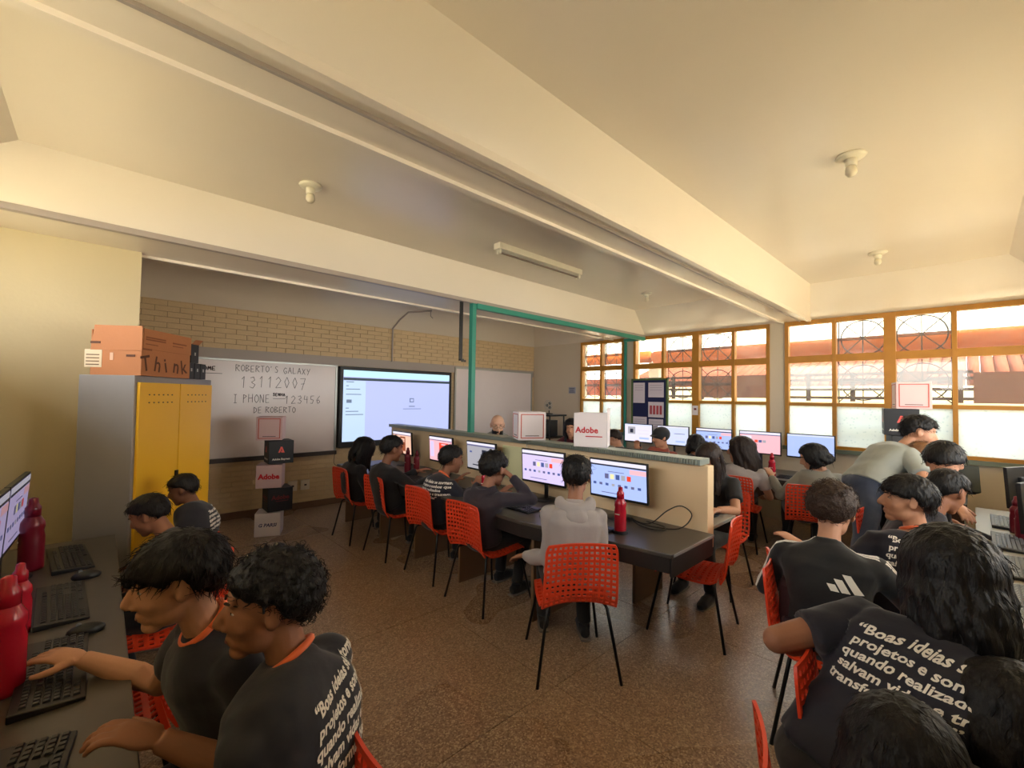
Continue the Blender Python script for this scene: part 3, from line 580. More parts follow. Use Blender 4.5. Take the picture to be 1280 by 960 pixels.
cable([(2.93, 2.52, 1.0), (2.98, 2.40, .82), (2.9, 2.30, .78), (2.86, 2.20, .76), (2.92, 2.12, .76)], 'tangled pale cable under the lilac monitor', mat('pale_cable', srgb(190, 180, 170), .5))
cable([(2.96, 3.30, 1.235), (3.03, 3.02, 1.25), (3.0, 2.96, 1.15), (2.98, 2.95, .85)], 'grey cable hanging from the tray behind the lilac monitor', ALU)
cable([(2.92, 3.5, .85), (2.85, 3.32, .95), (2.8, 3.2, .86), (2.85, 3.1, .76)], 'black cable looping by the grey-page monitor')
cable([(2.58, 6.55, .80), (2.55, 6.5, .62), (2.7, 6.5, .56), (2.85, 6.52, .62), (2.86, 6.55, .80)], 'thin black cable looping under the corner of the big display')
# ------------------------------------------------------------------ chair
def shell(prof, halfw, nu, nv, bu, bv, crown, th=.010):
    """perforated shell; prof = list of (x,z) ; nu holes across, nv holes along; bars bu,bv as fraction of cell"""
    P = [Vector((p[0], 0, p[1])) for p in prof]; L = [0]
    for i in range(1, len(P)): L.append(L[-1]+(P[i]-P[i-1]).length)
    def at(s):
        s *= L[-1]
        for i in range(1, len(P)):
            if s <= L[i]+1e-9:
                t = (s-L[i-1])/(L[i]-L[i-1]); return P[i-1].lerp(P[i], t)
        return P[-1]
    us = []; 
    for i in range(nu): us += [i/nu, (i+bu)/nu]
    us += [1.0, 1+bu/nu]; us = [u/(1+bu/nu) for u in us]
    vs_ = []
    for i in range(nv): vs_ += [i/nv, (i+bv)/nv]
    vs_ += [1.0, 1+bv/nv]; vs_ = [v/(1+bv/nv) for v in vs_]
    pts = []
    for v in vs_:
        c = at(v); n = (at(min(1, v+.02))-at(max(0, v-.02))).normalized(); nn = Vector((-n.z, 0, n.x))
        hw, cr = halfw(v), crown(v)
        for u in us:
            a = 2*u-1; pts.append(c+Vector((0, a*hw, 0))+nn*(-cr*(a*a)))
    nc = len(us); fs = []
    for j in range(len(vs_)-1):
        for i in range(nc-1):
            if i % 2 == 1 and j % 2 == 1: continue
            fs.append((j*nc+i, j*nc+i+1, (j+1)*nc+i+1, (j+1)*nc+i))
    mb = MB().add(pts, fs); me = mb.mesh('shell'); o = bpy.data.objects.new('x', me); SC.collection.objects.link(o)
    s = o.modifiers.new('s', 'SOLIDIFY'); s.thickness = th; s.offset = 0
    dg = bpy.context.evaluated_depsgraph_get(); m2 = bpy.data.meshes.new_from_object(o.evaluated_get(dg)); bpy.data.objects.remove(o)
    m2.materials.append(REDCH); return m2
back_me = shell([(-.185, .455), (-.213, .50), (-.228, .58), (-.243, .68), (-.262, .815)], lambda v: .222-.012*v-.9*max(0, v-.86)**2, 13, 11, .42, .46, lambda v: -.045*(1-.4*v))
seat_me = shell([(.225, .425), (.20, .44), (.10, .442), (0, .432), (-.10, .432), (-.16, .44), (-.190, .462)], lambda v: .225-.025*(1-v)**3, 11, 10, .42, .52, lambda v: -.02)
back_me.name = 'chair_back'; seat_me.name = 'chair_seat'
def pre(name, mbx, m, smooth=True):
    o = mbx.build(name, m, None, smooth=smooth); me = o.data; bpy.data.objects.remove(o); return me
leg_mes = {}
for sx in (-1, 1):
    for sy in (-1, 1):
        leg_mes[(sx, sy)] = pre('chair_leg', MB().tube([(sx*.10, sy*.165, .415), (sx*.165, sy*.175, .413), (sx*.178, sy*.18, .40), (sx*.255, sy*.245, .0)], .0095, 8), BLKM)
frame_me = pre('chair_frame', MB().tube([(-.12, .165, .415), (.12, .165, .415)], .0095, 8).tube([(-.12, -.165, .415), (.12, -.165, .415)], .0095, 8).tube([(0, -.165, .415), (0, .165, .415)], .0095, 8), BLKM)
def chair(loc, rz, label, group):
    r = tag(empty('chair', (loc[0], loc[1], 0), rz), label, 'chair', group)
    def p(n, me):
        o = bpy.data.objects.new(n, me); SC.collection.objects.link(o); o.parent = r; return o
    p('backrest', back_me); p('seat', seat_me); p('seat_frame', frame_me)
    for k in leg_mes: p('leg', leg_mes[k])
    return r
g1 = 'perforated orange chairs at the centre desk'; g2 = 'perforated orange chairs at the window desk'; g3 = 'perforated orange chairs at the right desk'; g4 = 'perforated orange chairs at the left desk'
chair((2.28, 4.92), .0, 'orange perforated chair at the far end under the girl with long black hair', g1)
chair((2.34, 4.22), .0, 'orange perforated chair under the boy in the plain black jacket', g1)
chair((2.40, 3.47), .0, 'orange perforated chair under the boy with lines of print on his back', g1)
chair((2.37, 2.76), .0, 'orange perforated chair under the curly-haired boy in dark jacket', g1)
chair((2.20, 1.76), .90, 'orange perforated chair under the boy in grey hoodie, back toward us', g1)
chair((3.19, 1.42), PI/2+.18, 'empty orange perforated chair at the end of the cream divider', g1)
chair((4.05, 1.62), PI, 'orange perforated chair behind the empty one, past the divider', 'chairs behind the divider')
chair((5.40, 1.88), .1, 'red perforated chair of the long-haired girl in grey shirt', g2)
chair((5.42, 1.16), .15, 'red perforated chair of the girl resting on her arm', g2)
chair((5.35, 2.50), .0, 'red perforated chair of the dark bent head at window desk', g2); chair((5.35, 3.05), .0, 'red perforated chair under the student in black cap', g2)
chair((2.70, .50), -PI/2+.25, 'orange perforated chair under the boy in the striped track jacket', g3)
chair((1.86, .14), -PI/2+.15, 'orange perforated chair under the long-haired student with printed shirt', g3)
chair((3.55, .38), -PI/2, 'orange perforated chair between the boy facing left and the bending man', g3)
chair((4.5, .35), -PI/2, 'orange chair under the farthest student on the right', g3)
chair((1.26, .10), -PI/2+.3, 'orange chair corner at the bottom edge right of centre', g3)
chair((.02, 2.22), PI, 'empty orange perforated chair pushed under the left desk', g4)
chair((.26, 1.52), PI, 'chair under the boy in profile with orange collar', g4); chair((.22, 1.02), PI-.05, 'orange chair under the nearest boy at the left', g4)
chair((.26, 2.95), PI, 'chair under the boy with bowed head near the cabinet', g4)
# ------------------------------------------------------------------ cabinet and boxes on it
ca = math.atan2(.85, .53); CP2 = Vector((.183, 3.86)); f1 = Vector((.60, .80)); f2 = Vector((-.80, .60)); cw, cdp, chh = .90, .36, 1.755
cc = CP2+f1*cw/2+f2*cdp/2
cb = tag(empty('steel_cabinet', (cc.x, cc.y, 0), math.atan2(f1.y, f1.x)), 'tall grey steel cabinet with yellow double doors in the left corner', 'cabinet')
# local x along doors (f1), local y = f2 (to the back)
MB().bb(-cw/2, cw/2, -cdp/2+.02, cdp/2, .05, chh).build('body', GREYM, cb, bevel=.004); MB().bb(-cw/2+.02, cw/2-.02, -cdp/2+.03, cdp/2-.02, 0, .05).build('plinth', DESKE, cb)
for s in (0, 1):
    x0 = -cw/2+.022+s*(cw/2-.018); x1 = x0+cw/2-.026
    d = MB().bb(x0, x1, -cdp/2, -cdp/2+.019, .09, chh-.045).build('door', YEL, cb, bevel=.003)
    mbv = MB()
    for i in range(6):
        for j in range(2): mbv.lathe(((x0+x1)/2-.12+i*.048, -cdp/2-.0005, chh-.13-j*.055), [(.001, 0), (.006, 0), (.006, .001), (.001, .001)], 6)
    for k in range(len(mbv.v)):
        pass
    hv = MB()
    for i in range(6):
        for j in range(2): hv.box(((x0+x1)/2-.12+i*.048, -cdp/2-.001, chh-.13-j*.055), (.011, .003, .008))
    hv.build('vent_slots', DESKE, d)
MB().bb(.0-.035, -.01, -cdp/2-.014, -cdp/2, .95, 1.05).build('handle', BLKM, cb)
cx = tag(empty('cardboard_box', (cc.x, cc.y, chh+.001), math.atan2(f1.y, f1.x)), 'big open brown cardboard carton lettered Think on top of the cabinet', 'box')
bh_ = .335; B0 = (-.43, .10, -.182, .13)
MB().bb(B0[0], B0[1], B0[2], B0[3], 0, bh_*.62).build('carton', CARD, cx)
f_ = MB().add([(B0[0]-.004, B0[2]-.004, bh_*.5), (B0[0]-.004, B0[3], bh_*.5), (B0[0]-.004, B0[3]-.02, bh_), (B0[0]-.004, B0[2]-.004, bh_), (B0[0]+.002, B0[2]-.004, bh_*.5), (B0[0]+.002, B0[3], bh_*.5), (B0[0]+.002, B0[3]-.02, bh_), (B0[0]+.002, B0[2]-.004, bh_)],
                [(0, 1, 2, 3), (7, 6, 5, 4), (0, 4, 5, 1), (1, 5, 6, 2), (2, 6, 7, 3), (3, 7, 4, 0)]); f_.build('side_flap', CARD, cx)
MB().bb(B0[0]+.01, B0[1], B0[2]-.006, B0[2], bh_*.55, bh_-.012).build('front_flap', CARD, cx); MB().bb(B0[0], B0[1], B0[3]-.006, B0[3], bh_*.55, bh_-.03).build('rear_flap', CARD, cx)
KIN = mat('box_print_brown', srgb(96, 56, 34), .7)
for i, (ch_, rot) in enumerate((('T', .2), ('h', -.15), ('i', .25), ('n', -.12), ('k', .2))):
    u = Vector((math.sin(rot)*-1, 0, math.cos(rot))); rr = Vector((math.cos(rot), 0, math.sin(rot)))
    flat_text('lettering', ch_, .15, (B0[0]+.05+i*.102, B0[2]-.001, .035), rr, u, KIN, cx, bold=.002)
for (x0, z0, w_, h_) in ((-.40, .26, .2, .01), (-.40, .245, .2, .01), (-.40, .215, .12, .006), (-.12, .25, .16, .01), (-.12, .23, .12, .006), (-.43, .175, .09, .012)):
    MB().bb(x0, x0+w_, B0[2]-.0075, B0[2]-.006, z0, z0+h_).build('fine_print', mat('faint_print', srgb(140, 84, 54), .8), cx)
sx_ = B0[0]-.001
MB().bb(sx_-.002, sx_, -.02+.08, .165, .05, .17).build('paper_label', mat('paper_label', srgb(226, 204, 170), .6), cx)
for k in range(4): MB().bb(sx_-.003, sx_-.001, .075, .155, .065+k*.022, .071+k*.022).build('label_line', KIN, cx)
MB().bb(sx_-.003, sx_-.001, -.01, .01, .10, .15).build('hand_slot', mat('slot_pale', srgb(226, 180, 150), .7), cx); MB().bb(sx_-.003, sx_-.001, -.145, -.09, .125, .14).build('stamp', KIN, cx); MB().bb(sx_-.006, sx_-.003, .07, .13, .21, .225).build('stamp', KIN, cx)
g = 'small dark graphics-card style boxes on the cabinet'
for i, (x, z, lab) in enumerate(((.145, 0, 'dark small box at the bottom left of the pile beside the carton'), (.225, 0, 'dark small box in the middle of the pile beside the carton'), (.305, 0, 'dark small box at the end of the pile beside the carton'), (.185, .13, 'open dark small box on top of the pile beside the carton'))):
    wv = cb.matrix_world
    loc = Vector((cc.x, cc.y, chh+.001+z))+Vector((f1.x, f1.y, 0))*x+Vector((f2.x, f2.y, 0))*(-.12)
    r = tag(empty('small_box', loc, math.atan2(f1.y, f1.x)), lab, 'box', 'dark small boxes beside the carton')
    MB().bb(-.036 if z == 0 else -.05, .036 if z == 0 else .05, -.05, .05, 0, .128 if z == 0 else .15).build('box_body', mat('dark_box', srgb(44, 44, 46), .5), r)
    MB().bb(-.008, .008, -.052, -.05, .06, .085).build('printed_logo', mat('logo_grey', srgb(170, 170, 168), .5), r)
    if z: MB().add([(-.05, -.05, .15), (.05, -.05, .15), (.065, -.075, .19), (-.04, -.075, .185)], [(0, 1, 2, 3)]).build('open_flap', CARD, r)
# ------------------------------------------------------------------ printed cubes
def amark(parent, o, rx, up, s):
    rx = Vector(rx).normalized(); up = Vector(up).normalized(); n = rx.cross(up); o = Vector(o)
    mb = MB()
    for pl in ([(-.5, 0), (-.12, 1), (.12, 1), (-.22, 0)], [(.5, 0), (.12, 1), (-.12, 1), (.2, 0)], [(-.12, .3), (.12, .3), (.2, 0), (.0, 0)]):
        mb.add([o+rx*a*s+up*b*s+n*(.002+.0003*len(mb.v)/4) for a, b in pl], [(0, 1, 2, 3)])
    mb.build('logo_mark', mat('gradient_logo_red', srgb(230, 90, 80), .5), parent)
def cube(loc, rz, kind, label, group, s=.275, tone=None):
    r = tag(empty('printed_cube', loc, rz), label, 'box', group)
    m = {'black': BLACKC, 'dark': mat('near_black_card', srgb(12, 10, 18), .5)}.get(kind, tone or WHITE)
    MB().bb(-s/2, s/2, -s/2, s/2, 0, s).build('cube_body', m, r, bevel=.004)
    # printed faces: local -y and local -x
    for (o, rx) in ((Vector((0, -s/2, 0)), Vector((1, 0, 0))), (Vector((-s/2, 0, 0)), Vector((0, -1, 0)))):
        up = Vector((0, 0, 1)); 
        if kind == 'framed':
            n = rx.cross(up)
            for a, b, c, d in ((-.42, .42, .90, .93), (-.42, .42, .07, .10), (-.42, -.39, .07, .93), (.39, .42, .07, .93)):
                ce_ = o+rx*(a+b)/2*s+up*(c+d)/2*s+n*.001; dd_ = (abs(rx.x)*(b-a)*s+abs(n.x)*.003, abs(rx.y)*(b-a)*s+abs(n.y)*.003, (d-c)*s)
                MB().box(ce_, dd_).build('printed_border', PINKP, r)
            flat_text('caption', 'Comece agora', s*.1, o+up*s*.13, rx, up, mat('caption_ink', srgb(80, 56, 60), .6), r) if False else MB().box(o+up*s*.16+n*.001, (abs(rx.x)*s*.5+abs(n.x)*.003, abs(rx.y)*s*.5+abs(n.y)*.003, s*.025)).build('caption', mat('caption_ink', srgb(80, 56, 60), .6), r)
        elif kind == 'adobe': flat_text('lettering', 'Adobe', s*.30, o+up*s*.40, rx, up, REDP, r, bold=.004)
        elif kind == 'dark': flat_text('lettering', 'Adobe', s*.26, o+up*s*.52, rx, up, REDD, r, bold=.002); flat_text('lettering', 'Education', s*.10, o+up*s*.40+rx*s*.1, rx, up, REDD, r) if False else MB().box(o+up*s*.44+rx*.02, (abs(rx.x)*s*.5+.003*abs(rx.y), abs(rx.y)*s*.5+.003*abs(rx.x), s*.02)).build('caption', REDD, r)
        elif kind == 'black': amark(r, o+up*s*.48, rx, up, s*.26); flat_text('lettering', 'Adobe Express', s*.115, o+up*s*.16, rx, up, WPRINT, r, bold=.001)
        elif kind == 'parse': flat_text('lettering', 'G PARSI', s*.2, o+up*s*.42, rx, up, BLUEP, r, bold=.002, shear=.2)
    return r
gs = 'stack of printed cubes by the left whiteboard'
P0 = Vector((1.50, 5.72, 0)); ang = math.atan2(-.30, .95)   # faces towards the room
wt_pink = mat('pinkish_card', srgb(214, 182, 182), .5)
for i, (k, dx, da, lab, tone) in enumerate((('parse', 0, -.10, 'white cube with navy lettering at the foot of the cube stack', None), ('dark', .075, .28, 'near-black cube with dull red lettering, second from the floor', None), ('adobe', 0, -.10, 'pale pinkish cube with big bright red lettering in the middle of the stack', wt_pink),
                                    ('black', .075, .24, 'black cube with red A mark and white lettering in the left stack', None), ('framed', -.01, -.10, 'salmon-framed cube on top of the left cube stack', wt_pink))):
    cube((P0.x+dx, P0.y-dx*.2, i*.276), ang+da, k, lab, gs, tone=tone, s=.265 if i < 4 else .27)
gs = 'stack of printed cubes by the windows'
for i, (k, rz, lab, dx) in enumerate((('adobe', -.9, 'white cube at the bottom of the window cube stack, hidden behind the man', 0), ('dark', -1.3, 'near-black cube above it behind the bending man', 0), ('black', -1.40, 'black cube with red A mark behind the bending man', .045), ('framed', -1.35, 'pink framed cube on top of the window stack', -.045))):
    cube((6.25, .50+dx, .745+i*.281), rz, k, lab, gs, s=.28, tone=wt_pink if i == 3 else None)
cube((3.09, 3.02, 1.236), -.55, 'framed', 'white and red framed cube standing on the divider beside the teal post', 'cubes on the divider', s=.27)
ab = tag(empty('display_box', (3.12, 2.28, 1.236), .50), 'large white open box with red lettering on the divider', 'box')
MB().bb(-.12, -.116, -.14, .14, 0, .285).build('front_face', WHITE, ab); MB().bb(-.12, .12, -.14, -.136, 0, .33).build('side_face', WHITE, ab); MB().bb(-.12, .12, .136, .14, 0, .285).build('side_face', WHITE, ab); MB().bb(.116, .12, -.14, .14, 0, .285).build('rear_face', WHITE, ab)
MB().bb(-.12, .12, -.14, .14, 0, .004).build('bottom_face', WHITE, ab)
flat_text('lettering', 'Adobe', .07, (-.121, 0.03, .12), (0, -1, 0), (0, 0, 1), REDP, ab, bold=.002); MB().box((-.1215, -.03, .09), (.002, .14, .008)).build('caption', REDP, ab)
# notice board
nb = tag(empty('notice_board', (6.60, 3.72, 1.05)), 'dark blue notice board with pinned papers leaning in the window', 'notice board')
tpart(nb, MB().bb(6.84, 6.86, 3.50, 4.14, 1.06, 1.98), 'felt_panel', mat('navy_felt', srgb(28, 34, 78), .9))
tpart(nb, MB().bb(6.832, 6.865, 3.48, 3.51, 1.04, 2.0).bb(6.832, 6.865, 4.13, 4.16, 1.04, 2.0).bb(6.832, 6.865, 3.48, 4.16, 1.97, 2.0).bb(6.832, 6.865, 3.48, 4.16, 1.04, 1.07), 'frame', mat('green_frame', srgb(84, 104, 52), .5))
for i, (a, b, c, d) in enumerate(((3.90, 4.12, 1.58, 1.93), (3.55, 3.83, 1.68, 1.93), (3.55, 3.83, 1.34, 1.60), (3.86, 4.12, 1.08, 1.34), (3.56, 3.82, 1.08, 1.31))):
    tpart(nb, MB().bb(6.835, 6.84, a, b, c, d), 'paper', mat('pinned_paper', srgb(214, 204, 214), .7))
    if i == 2:
        for k in range(4): tpart(nb, MB().bb(6.832, 6.834, a+.03+.06*k, a+.07+.06*k, c+.05, c+.2), 'printed_picture', mat('print_red', srgb(176, 70, 80), .7))
    else:
        for k in range(3): tpart(nb, MB().bb(6.832, 6.834, a+.03, b-.03, d-.05-.04*k, d-.045-.04*k), 'print_line', mat('print_faint', srgb(150, 130, 160), .7))
mp = tag(empty('small_notice', (XR-.025, 3.05, 1.48)), 'small white note taped on the window mullion', 'paper'); MB().box((0, 0, 0), (.003, .09, .15)).build('sheet', WHITE, mp); MB().box((-.002, 0, .02), (.002, .04, .03)).build('print', REDD, mp)
# black shelf with fan in the corner
sh = tag(empty('equipment_stand', (6.3, 5.7, 0)), 'black metal stand loaded with equipment in the far corner', 'shelf')
for x in (-.2, .2):
    for y in (-.28, .28): MB().tube([(x, y, 0), (x, y, 1.32)], .015, 6).build('post', BLKM, sh)
for z in (.5, .9, 1.31): MB().bb(-.24, .24, -.32, .32, z-.015, z+.015).build('shelf_board', BLKM, sh)
fa = tag(empty('desk_fan', (6.3, 5.62, 1.326)), 'small round fan on top of the black stand', 'fan')
MB().lathe((0, 0, 0), [(.01, 0), (.08, 0), (.07, .02), (.01, .025)], 16).build('base', BLK, fa, smooth=True); MB().tube([(0, 0, .02), (0, 0, .08)], .012, 8).build('neck', BLK, fa)
mbf = MB()
for R_ in (.10, .07, .04):
    mbf.tube([(-.03, R_*math.cos(t*PI/10), .17+R_*math.sin(t*PI/10)) for t in range(21)], .004, 5)
for t in range(8): mbf.tube([(-.035, 0, .17), (-.03, .1*math.cos(t*PI/4), .17+.1*math.sin(t*PI/4))], .002, 4)
mbf.build('guard', ALU, fa); 
for t in range(3): MB().ell((-.01, .045*math.cos(t*2.09), .17+.045*math.sin(t*2.09)), (.006, .035, .03), 8, 6).build('blade', BLK, fa)
for (y, z, w_, h_, lab) in ((5.72, .915, .34, .3, 'black equipment case on the upper shelf of the stand'), (5.75, .515, .42, .26, 'black equipment case on the lower shelf of the stand')):
    r = tag(empty('equipment_case', (6.3, y, z)), lab, 'case', 'black cases on the stand'); MB().bb(-.18, .18, -w_/2, w_/2, 0, h_).build('case_body', BLK, r, bevel=.01); MB().tube([(-.19, -.06, h_*.6), (-.21, 0, h_*.6), (-.19, .06, h_*.6)], .008, 6).build('handle', KEYL, r)
cp = tag(MB().lathe((5.15, 4.62, .742), [(.005, 0), (.035, 0), (.045, .16), (.04, .165), (.005, .16)], 20).build('cup', mat('warm_white', srgb(240, 226, 190), .4), smooth=True), 'tall white cup standing beside the woman in maroon', 'cup')
ofc = tag(empty('office_chair', (6.25, .28, 0)), 'dark padded office chair by the window corner', 'chair') if False else None
ofc2 = tag(empty('loudspeaker', (6.45, .05, .745), .2), 'dark tilted speaker-like box near the window corner on the desk', 'speaker')
MB().box((0, 0, .14), (.10, .16, .27), R=Matrix.Rotation(.25, 3, 'Y')).build('housing', mat('dark_green_black', srgb(34, 42, 38), .5), ofc2, bevel=.01); MB().lathe((0, 0, .0), [(.01, -.004), (.06, -.004), (.055, .01), (.01, .012)], 14).build('foot', BLK, ofc2)
_b = atd(1000, 757, 2.2); bp = tag(empty('backpack', (_b.x, _b.y, .0), .1), 'dark maroon backpack hanging beside the track-jacket boy', 'bag')
BAGM = mat('maroon_fabric', srgb(48, 18, 24), .7, bump=.3)
MB().bb(-.06, .06, -.09, .09, .38, .76).build('bag_body', BAGM, bp, bevel=.045); MB().bb(-.10, -.06, -.07, .07, .40, .58).build('front_pocket', BAGM, bp, bevel=.018); MB().tube([(0, -.04, .74), (0, -.02, .80), (0, .02, .80), (0, .04, .74)], .008, 6).build('carry_loop', BAGM, bp)
# ------------------------------------------------------------------ people
def skin_mat(name, c):
    m = mat(name, c, .6, var=.08, vscale=18, bump=.06, bscale=220); m.node_tree.nodes['Principled BSDF'].inputs['Subsurface Weight'].default_value = .0
    return m
SKIN = {'tan': skin_mat('skin_tan', srgb(190, 138, 108)), 'brown': skin_mat('skin_brown', srgb(150, 100, 74)), 'dark': skin_mat('skin_dark', srgb(112, 72, 54)), 'pale': skin_mat('skin_pale', srgb(218, 172, 146))}
HAIR = {'black': mat('hair_black', srgb(16, 13, 13), .55, spec=.3, var=.5, vscale=30, bump=.6, bscale=90, stretch=(1, 1, .3)), 'brown': mat('hair_brown', srgb(36, 24, 19), .55, spec=.3, var=.5, vscale=30, bump=.6, bscale=90, stretch=(1, 1, .3)),
        'curl': mat('hair_curly_brown', srgb(50, 34, 25), .6, spec=.3, var=.5, vscale=60, bump=.5, bscale=120), 'light': mat('hair_light_brown', srgb(110, 72, 40), .5, var=.3, vscale=50, bump=.5, bscale=100)}
def cloth(name, c, rough=.8): return mat('cloth_'+name, c, rough, var=.10, vscale=4, bump=.35, bscale=14, sheen=.15)
CL = {'navy': cloth('navy', srgb(24, 24, 38)), 'black': cloth('black', srgb(18, 17, 20)), 'dkpurple': cloth('dark_plum', srgb(42, 32, 42)), 'grey': cloth('heather_grey', srgb(158, 150, 148)), 'sage': cloth('grey_tee', srgb(150, 154, 146)), 'greyhood': cloth('grey_hood', srgb(132, 130, 122)),
      'maroon': cloth('maroon', srgb(92, 24, 34)), 'jeans': cloth('jeans', srgb(44, 54, 76)), 'orange': cloth('orange_trim', srgb(240, 112, 62), .6), 'white': cloth('white_trim', srgb(222, 216, 210)), 'rust': cloth('rust', srgb(150, 70, 52)), 'sock': cloth('canvas', srgb(120, 108, 98))}
EYEW = mat('eye_white', srgb(176, 160, 150), .2); EYEB = mat('iris_dark', srgb(30, 20, 16), .15); BROW = mat('brow_hair', srgb(28, 20, 18), .8)
def remesh(mb, name, m, voxel, smooth=2, parent=None, wr=0, seed=0, wscale=9):
    me = mb.mesh('t'); bm = bmesh.new(); bm.from_mesh(me); bmesh.ops.recalc_face_normals(bm, faces=bm.faces); bm.to_mesh(me); bm.free()
    o = bpy.data.objects.new('t', me); SC.collection.objects.link(o)
    r = o.modifiers.new('r', 'REMESH'); r.mode = 'VOXEL'; r.voxel_size = voxel; r.use_smooth_shade = True
    if smooth: s = o.modifiers.new('s', 'SMOOTH'); s.factor = .5; s.iterations = smooth
    dg = bpy.context.evaluated_depsgraph_get(); m2 = bpy.data.meshes.new_from_object(o.evaluated_get(dg)); bpy.data.objects.remove(o); bpy.data.meshes.remove(me)
    if wr:
        n = len(m2.vertices); co = np.empty(n*3, 'f'); m2.vertices.foreach_get('co', co); co = co.reshape(-1, 3); no = np.empty(n*3, 'f'); m2.vertices.foreach_get('normal', no); no = no.reshape(-1, 3)
        rs = np.random.RandomState(seed); d = np.zeros(n)
        for k in range(9):      # fold waves
            w = rs.normal(size=3)*wscale*(1+k*.45); d += np.sin(co@w+rs.uniform(0, 6)+1.5*np.sin(co@rs.normal(size=3)*wscale*.7))/(1+.55*k)
        co += no*(d*wr*.45)[:, None]; m2.vertices.foreach_set('co', co.ravel()); m2.update()
    m2.name = name; m2.materials.clear(); m2.materials.append(m); m2.polygons.foreach_set('use_smooth', [True]*len(m2.polygons))
    ob = bpy.data.objects.new(name, m2); SC.collection.objects.link(ob)
    if parent: ob.parent = parent
    return ob
def frame(fw, upv=Vector((0, 0, 1))):
    fw = fw.normalized(); l = upv.cross(fw).normalized(); u = fw.cross(l); return Matrix((fw, l, u)).transposed()   # columns forward, left, up
def head_prims(mb, H, R, s, detail=True, neckN=None):
    P = lambda x, y, z: H+R @ Vector((x*s, y*s, z*s))
    def E_(c, r, n=16, m=12, R2=None): mb.ell(P(*c), (r[0]*s, r[1]*s, r[2]*s), n, m, R=(R @ R2 if R2 else R))
    E_((-.012, 0, .032), (.100, .077, .088), 24, 16)
    E_((.030, 0, -.010), (.066, .064, .080), 20, 14)
    E_((.022, 0, -.055), (.058, .056, .052), 18, 12)          # jaw
    E_((.062, 0, -.092), (.026, .028, .021))                  # chin
    E_((.072, 0, .048), (.020, .050, .018))                   # brow/forehead
    for sy in (-1, 1):
        E_((.056, sy*.039, -.022), (.023, .021, .022))        # cheekbones
        E_((.078, sy*.024, .034), (.014, .022, .007))         # brow ridge
        a = sy*.35; c, s_ = math.cos(a), math.sin(a)
        E_((-.006, sy*.079, .000), (.019, .007, .033), 12, 10, Matrix.Rotation(-a, 3, 'Z') @ Matrix.Rotation(-.2, 3, 'Y'))
        E_((.004, sy*.081, -.012), (.008, .006, .012), 10, 8)
        E_((.094, sy*.013, -.030), (.010, .008, .008), 10, 8)  # nostril wings
    mb.tube([P(.080, 0, .030), P(.096, 0, .008), P(.109, 0, -.014), P(.113, 0, -.026)], [.009*s, .011*s, .013*s, .012*s], 10)
    E_((.106, 0, -.025), (.012, .012, .010))
    E_((.084, 0, -.055), (.012, .024, .0065)); E_((.082, 0, -.067), (.012, .021, .0075))
    E_((.072, 0, -.062), (.016, .034, .024)); E_((.050, 0, -.045), (.038, .044, .036), 16, 12)
def ik(a, b, l1, l2, pole):
    d = b-a; L = d.length
    if L > (l1+l2)*.985: b = a+d*((l1+l2)*.985/L); d = b-a; L = d.length
    t = (l1*l1-l2*l2+L*L)/(2*L); h_ = math.sqrt(max(0, l1*l1-t*t)); u = d/L; p = pole-u*pole.dot(u); p.normalize()
    return a+u*t+p*h_, b
def hand_prims(mb, w, fd, palm_n, s, side, curl=.5):
    """w wrist, fd direction of fingers, palm_n palm normal, side: +1 thumb towards cross(fd,palm_n)"""
    fd = fd.normalized(); pn = (palm_n-fd*palm_n.dot(fd)).normalized(); sd = fd.cross(pn)*side
    R = Matrix((fd, sd, pn)).transposed()
    mb.ell(w+fd*.045*s, (.052*s, .040*s, .017*s), 16, 10, R=R); mb.ell(w+fd*.07*s, (.028*s, .041*s, .014*s), 14, 8, R=R)
    for i, (o_, L) in enumerate(((.030, .072), (.010, .082), (-.010, .076), (-.029, .058))):
        p = w+fd*.082*s+sd*o_*s; d = (fd+sd*o_*2.5).normalized(); pts = [p-d*.02*s, p]; a = curl*.35
        for k, q in enumerate((.45, .3, .25)):
            dd = d*math.cos(a)+pn*math.sin(a); p = p+dd*L*q*s; pts.append(p); a += curl*.55
        mb.tube(pts, [.0095*s, .0092*s, .0088*s, .0082*s, .0065*s], 8); mb.ell(pts[-1], (.0068*s,)*3, 8, 6)
    p = w+fd*.022*s+sd*.030*s; d = (fd*.62+sd*.7+pn*.35).normalized()
    pts = [p-d*.015*s, p+d*.03*s, p+d*.055*s+fd*.006*s, p+d*.068*s+fd*.02*s]; mb.tube(pts, [.013*s, .012*s, .010*s, .0075*s], 8)
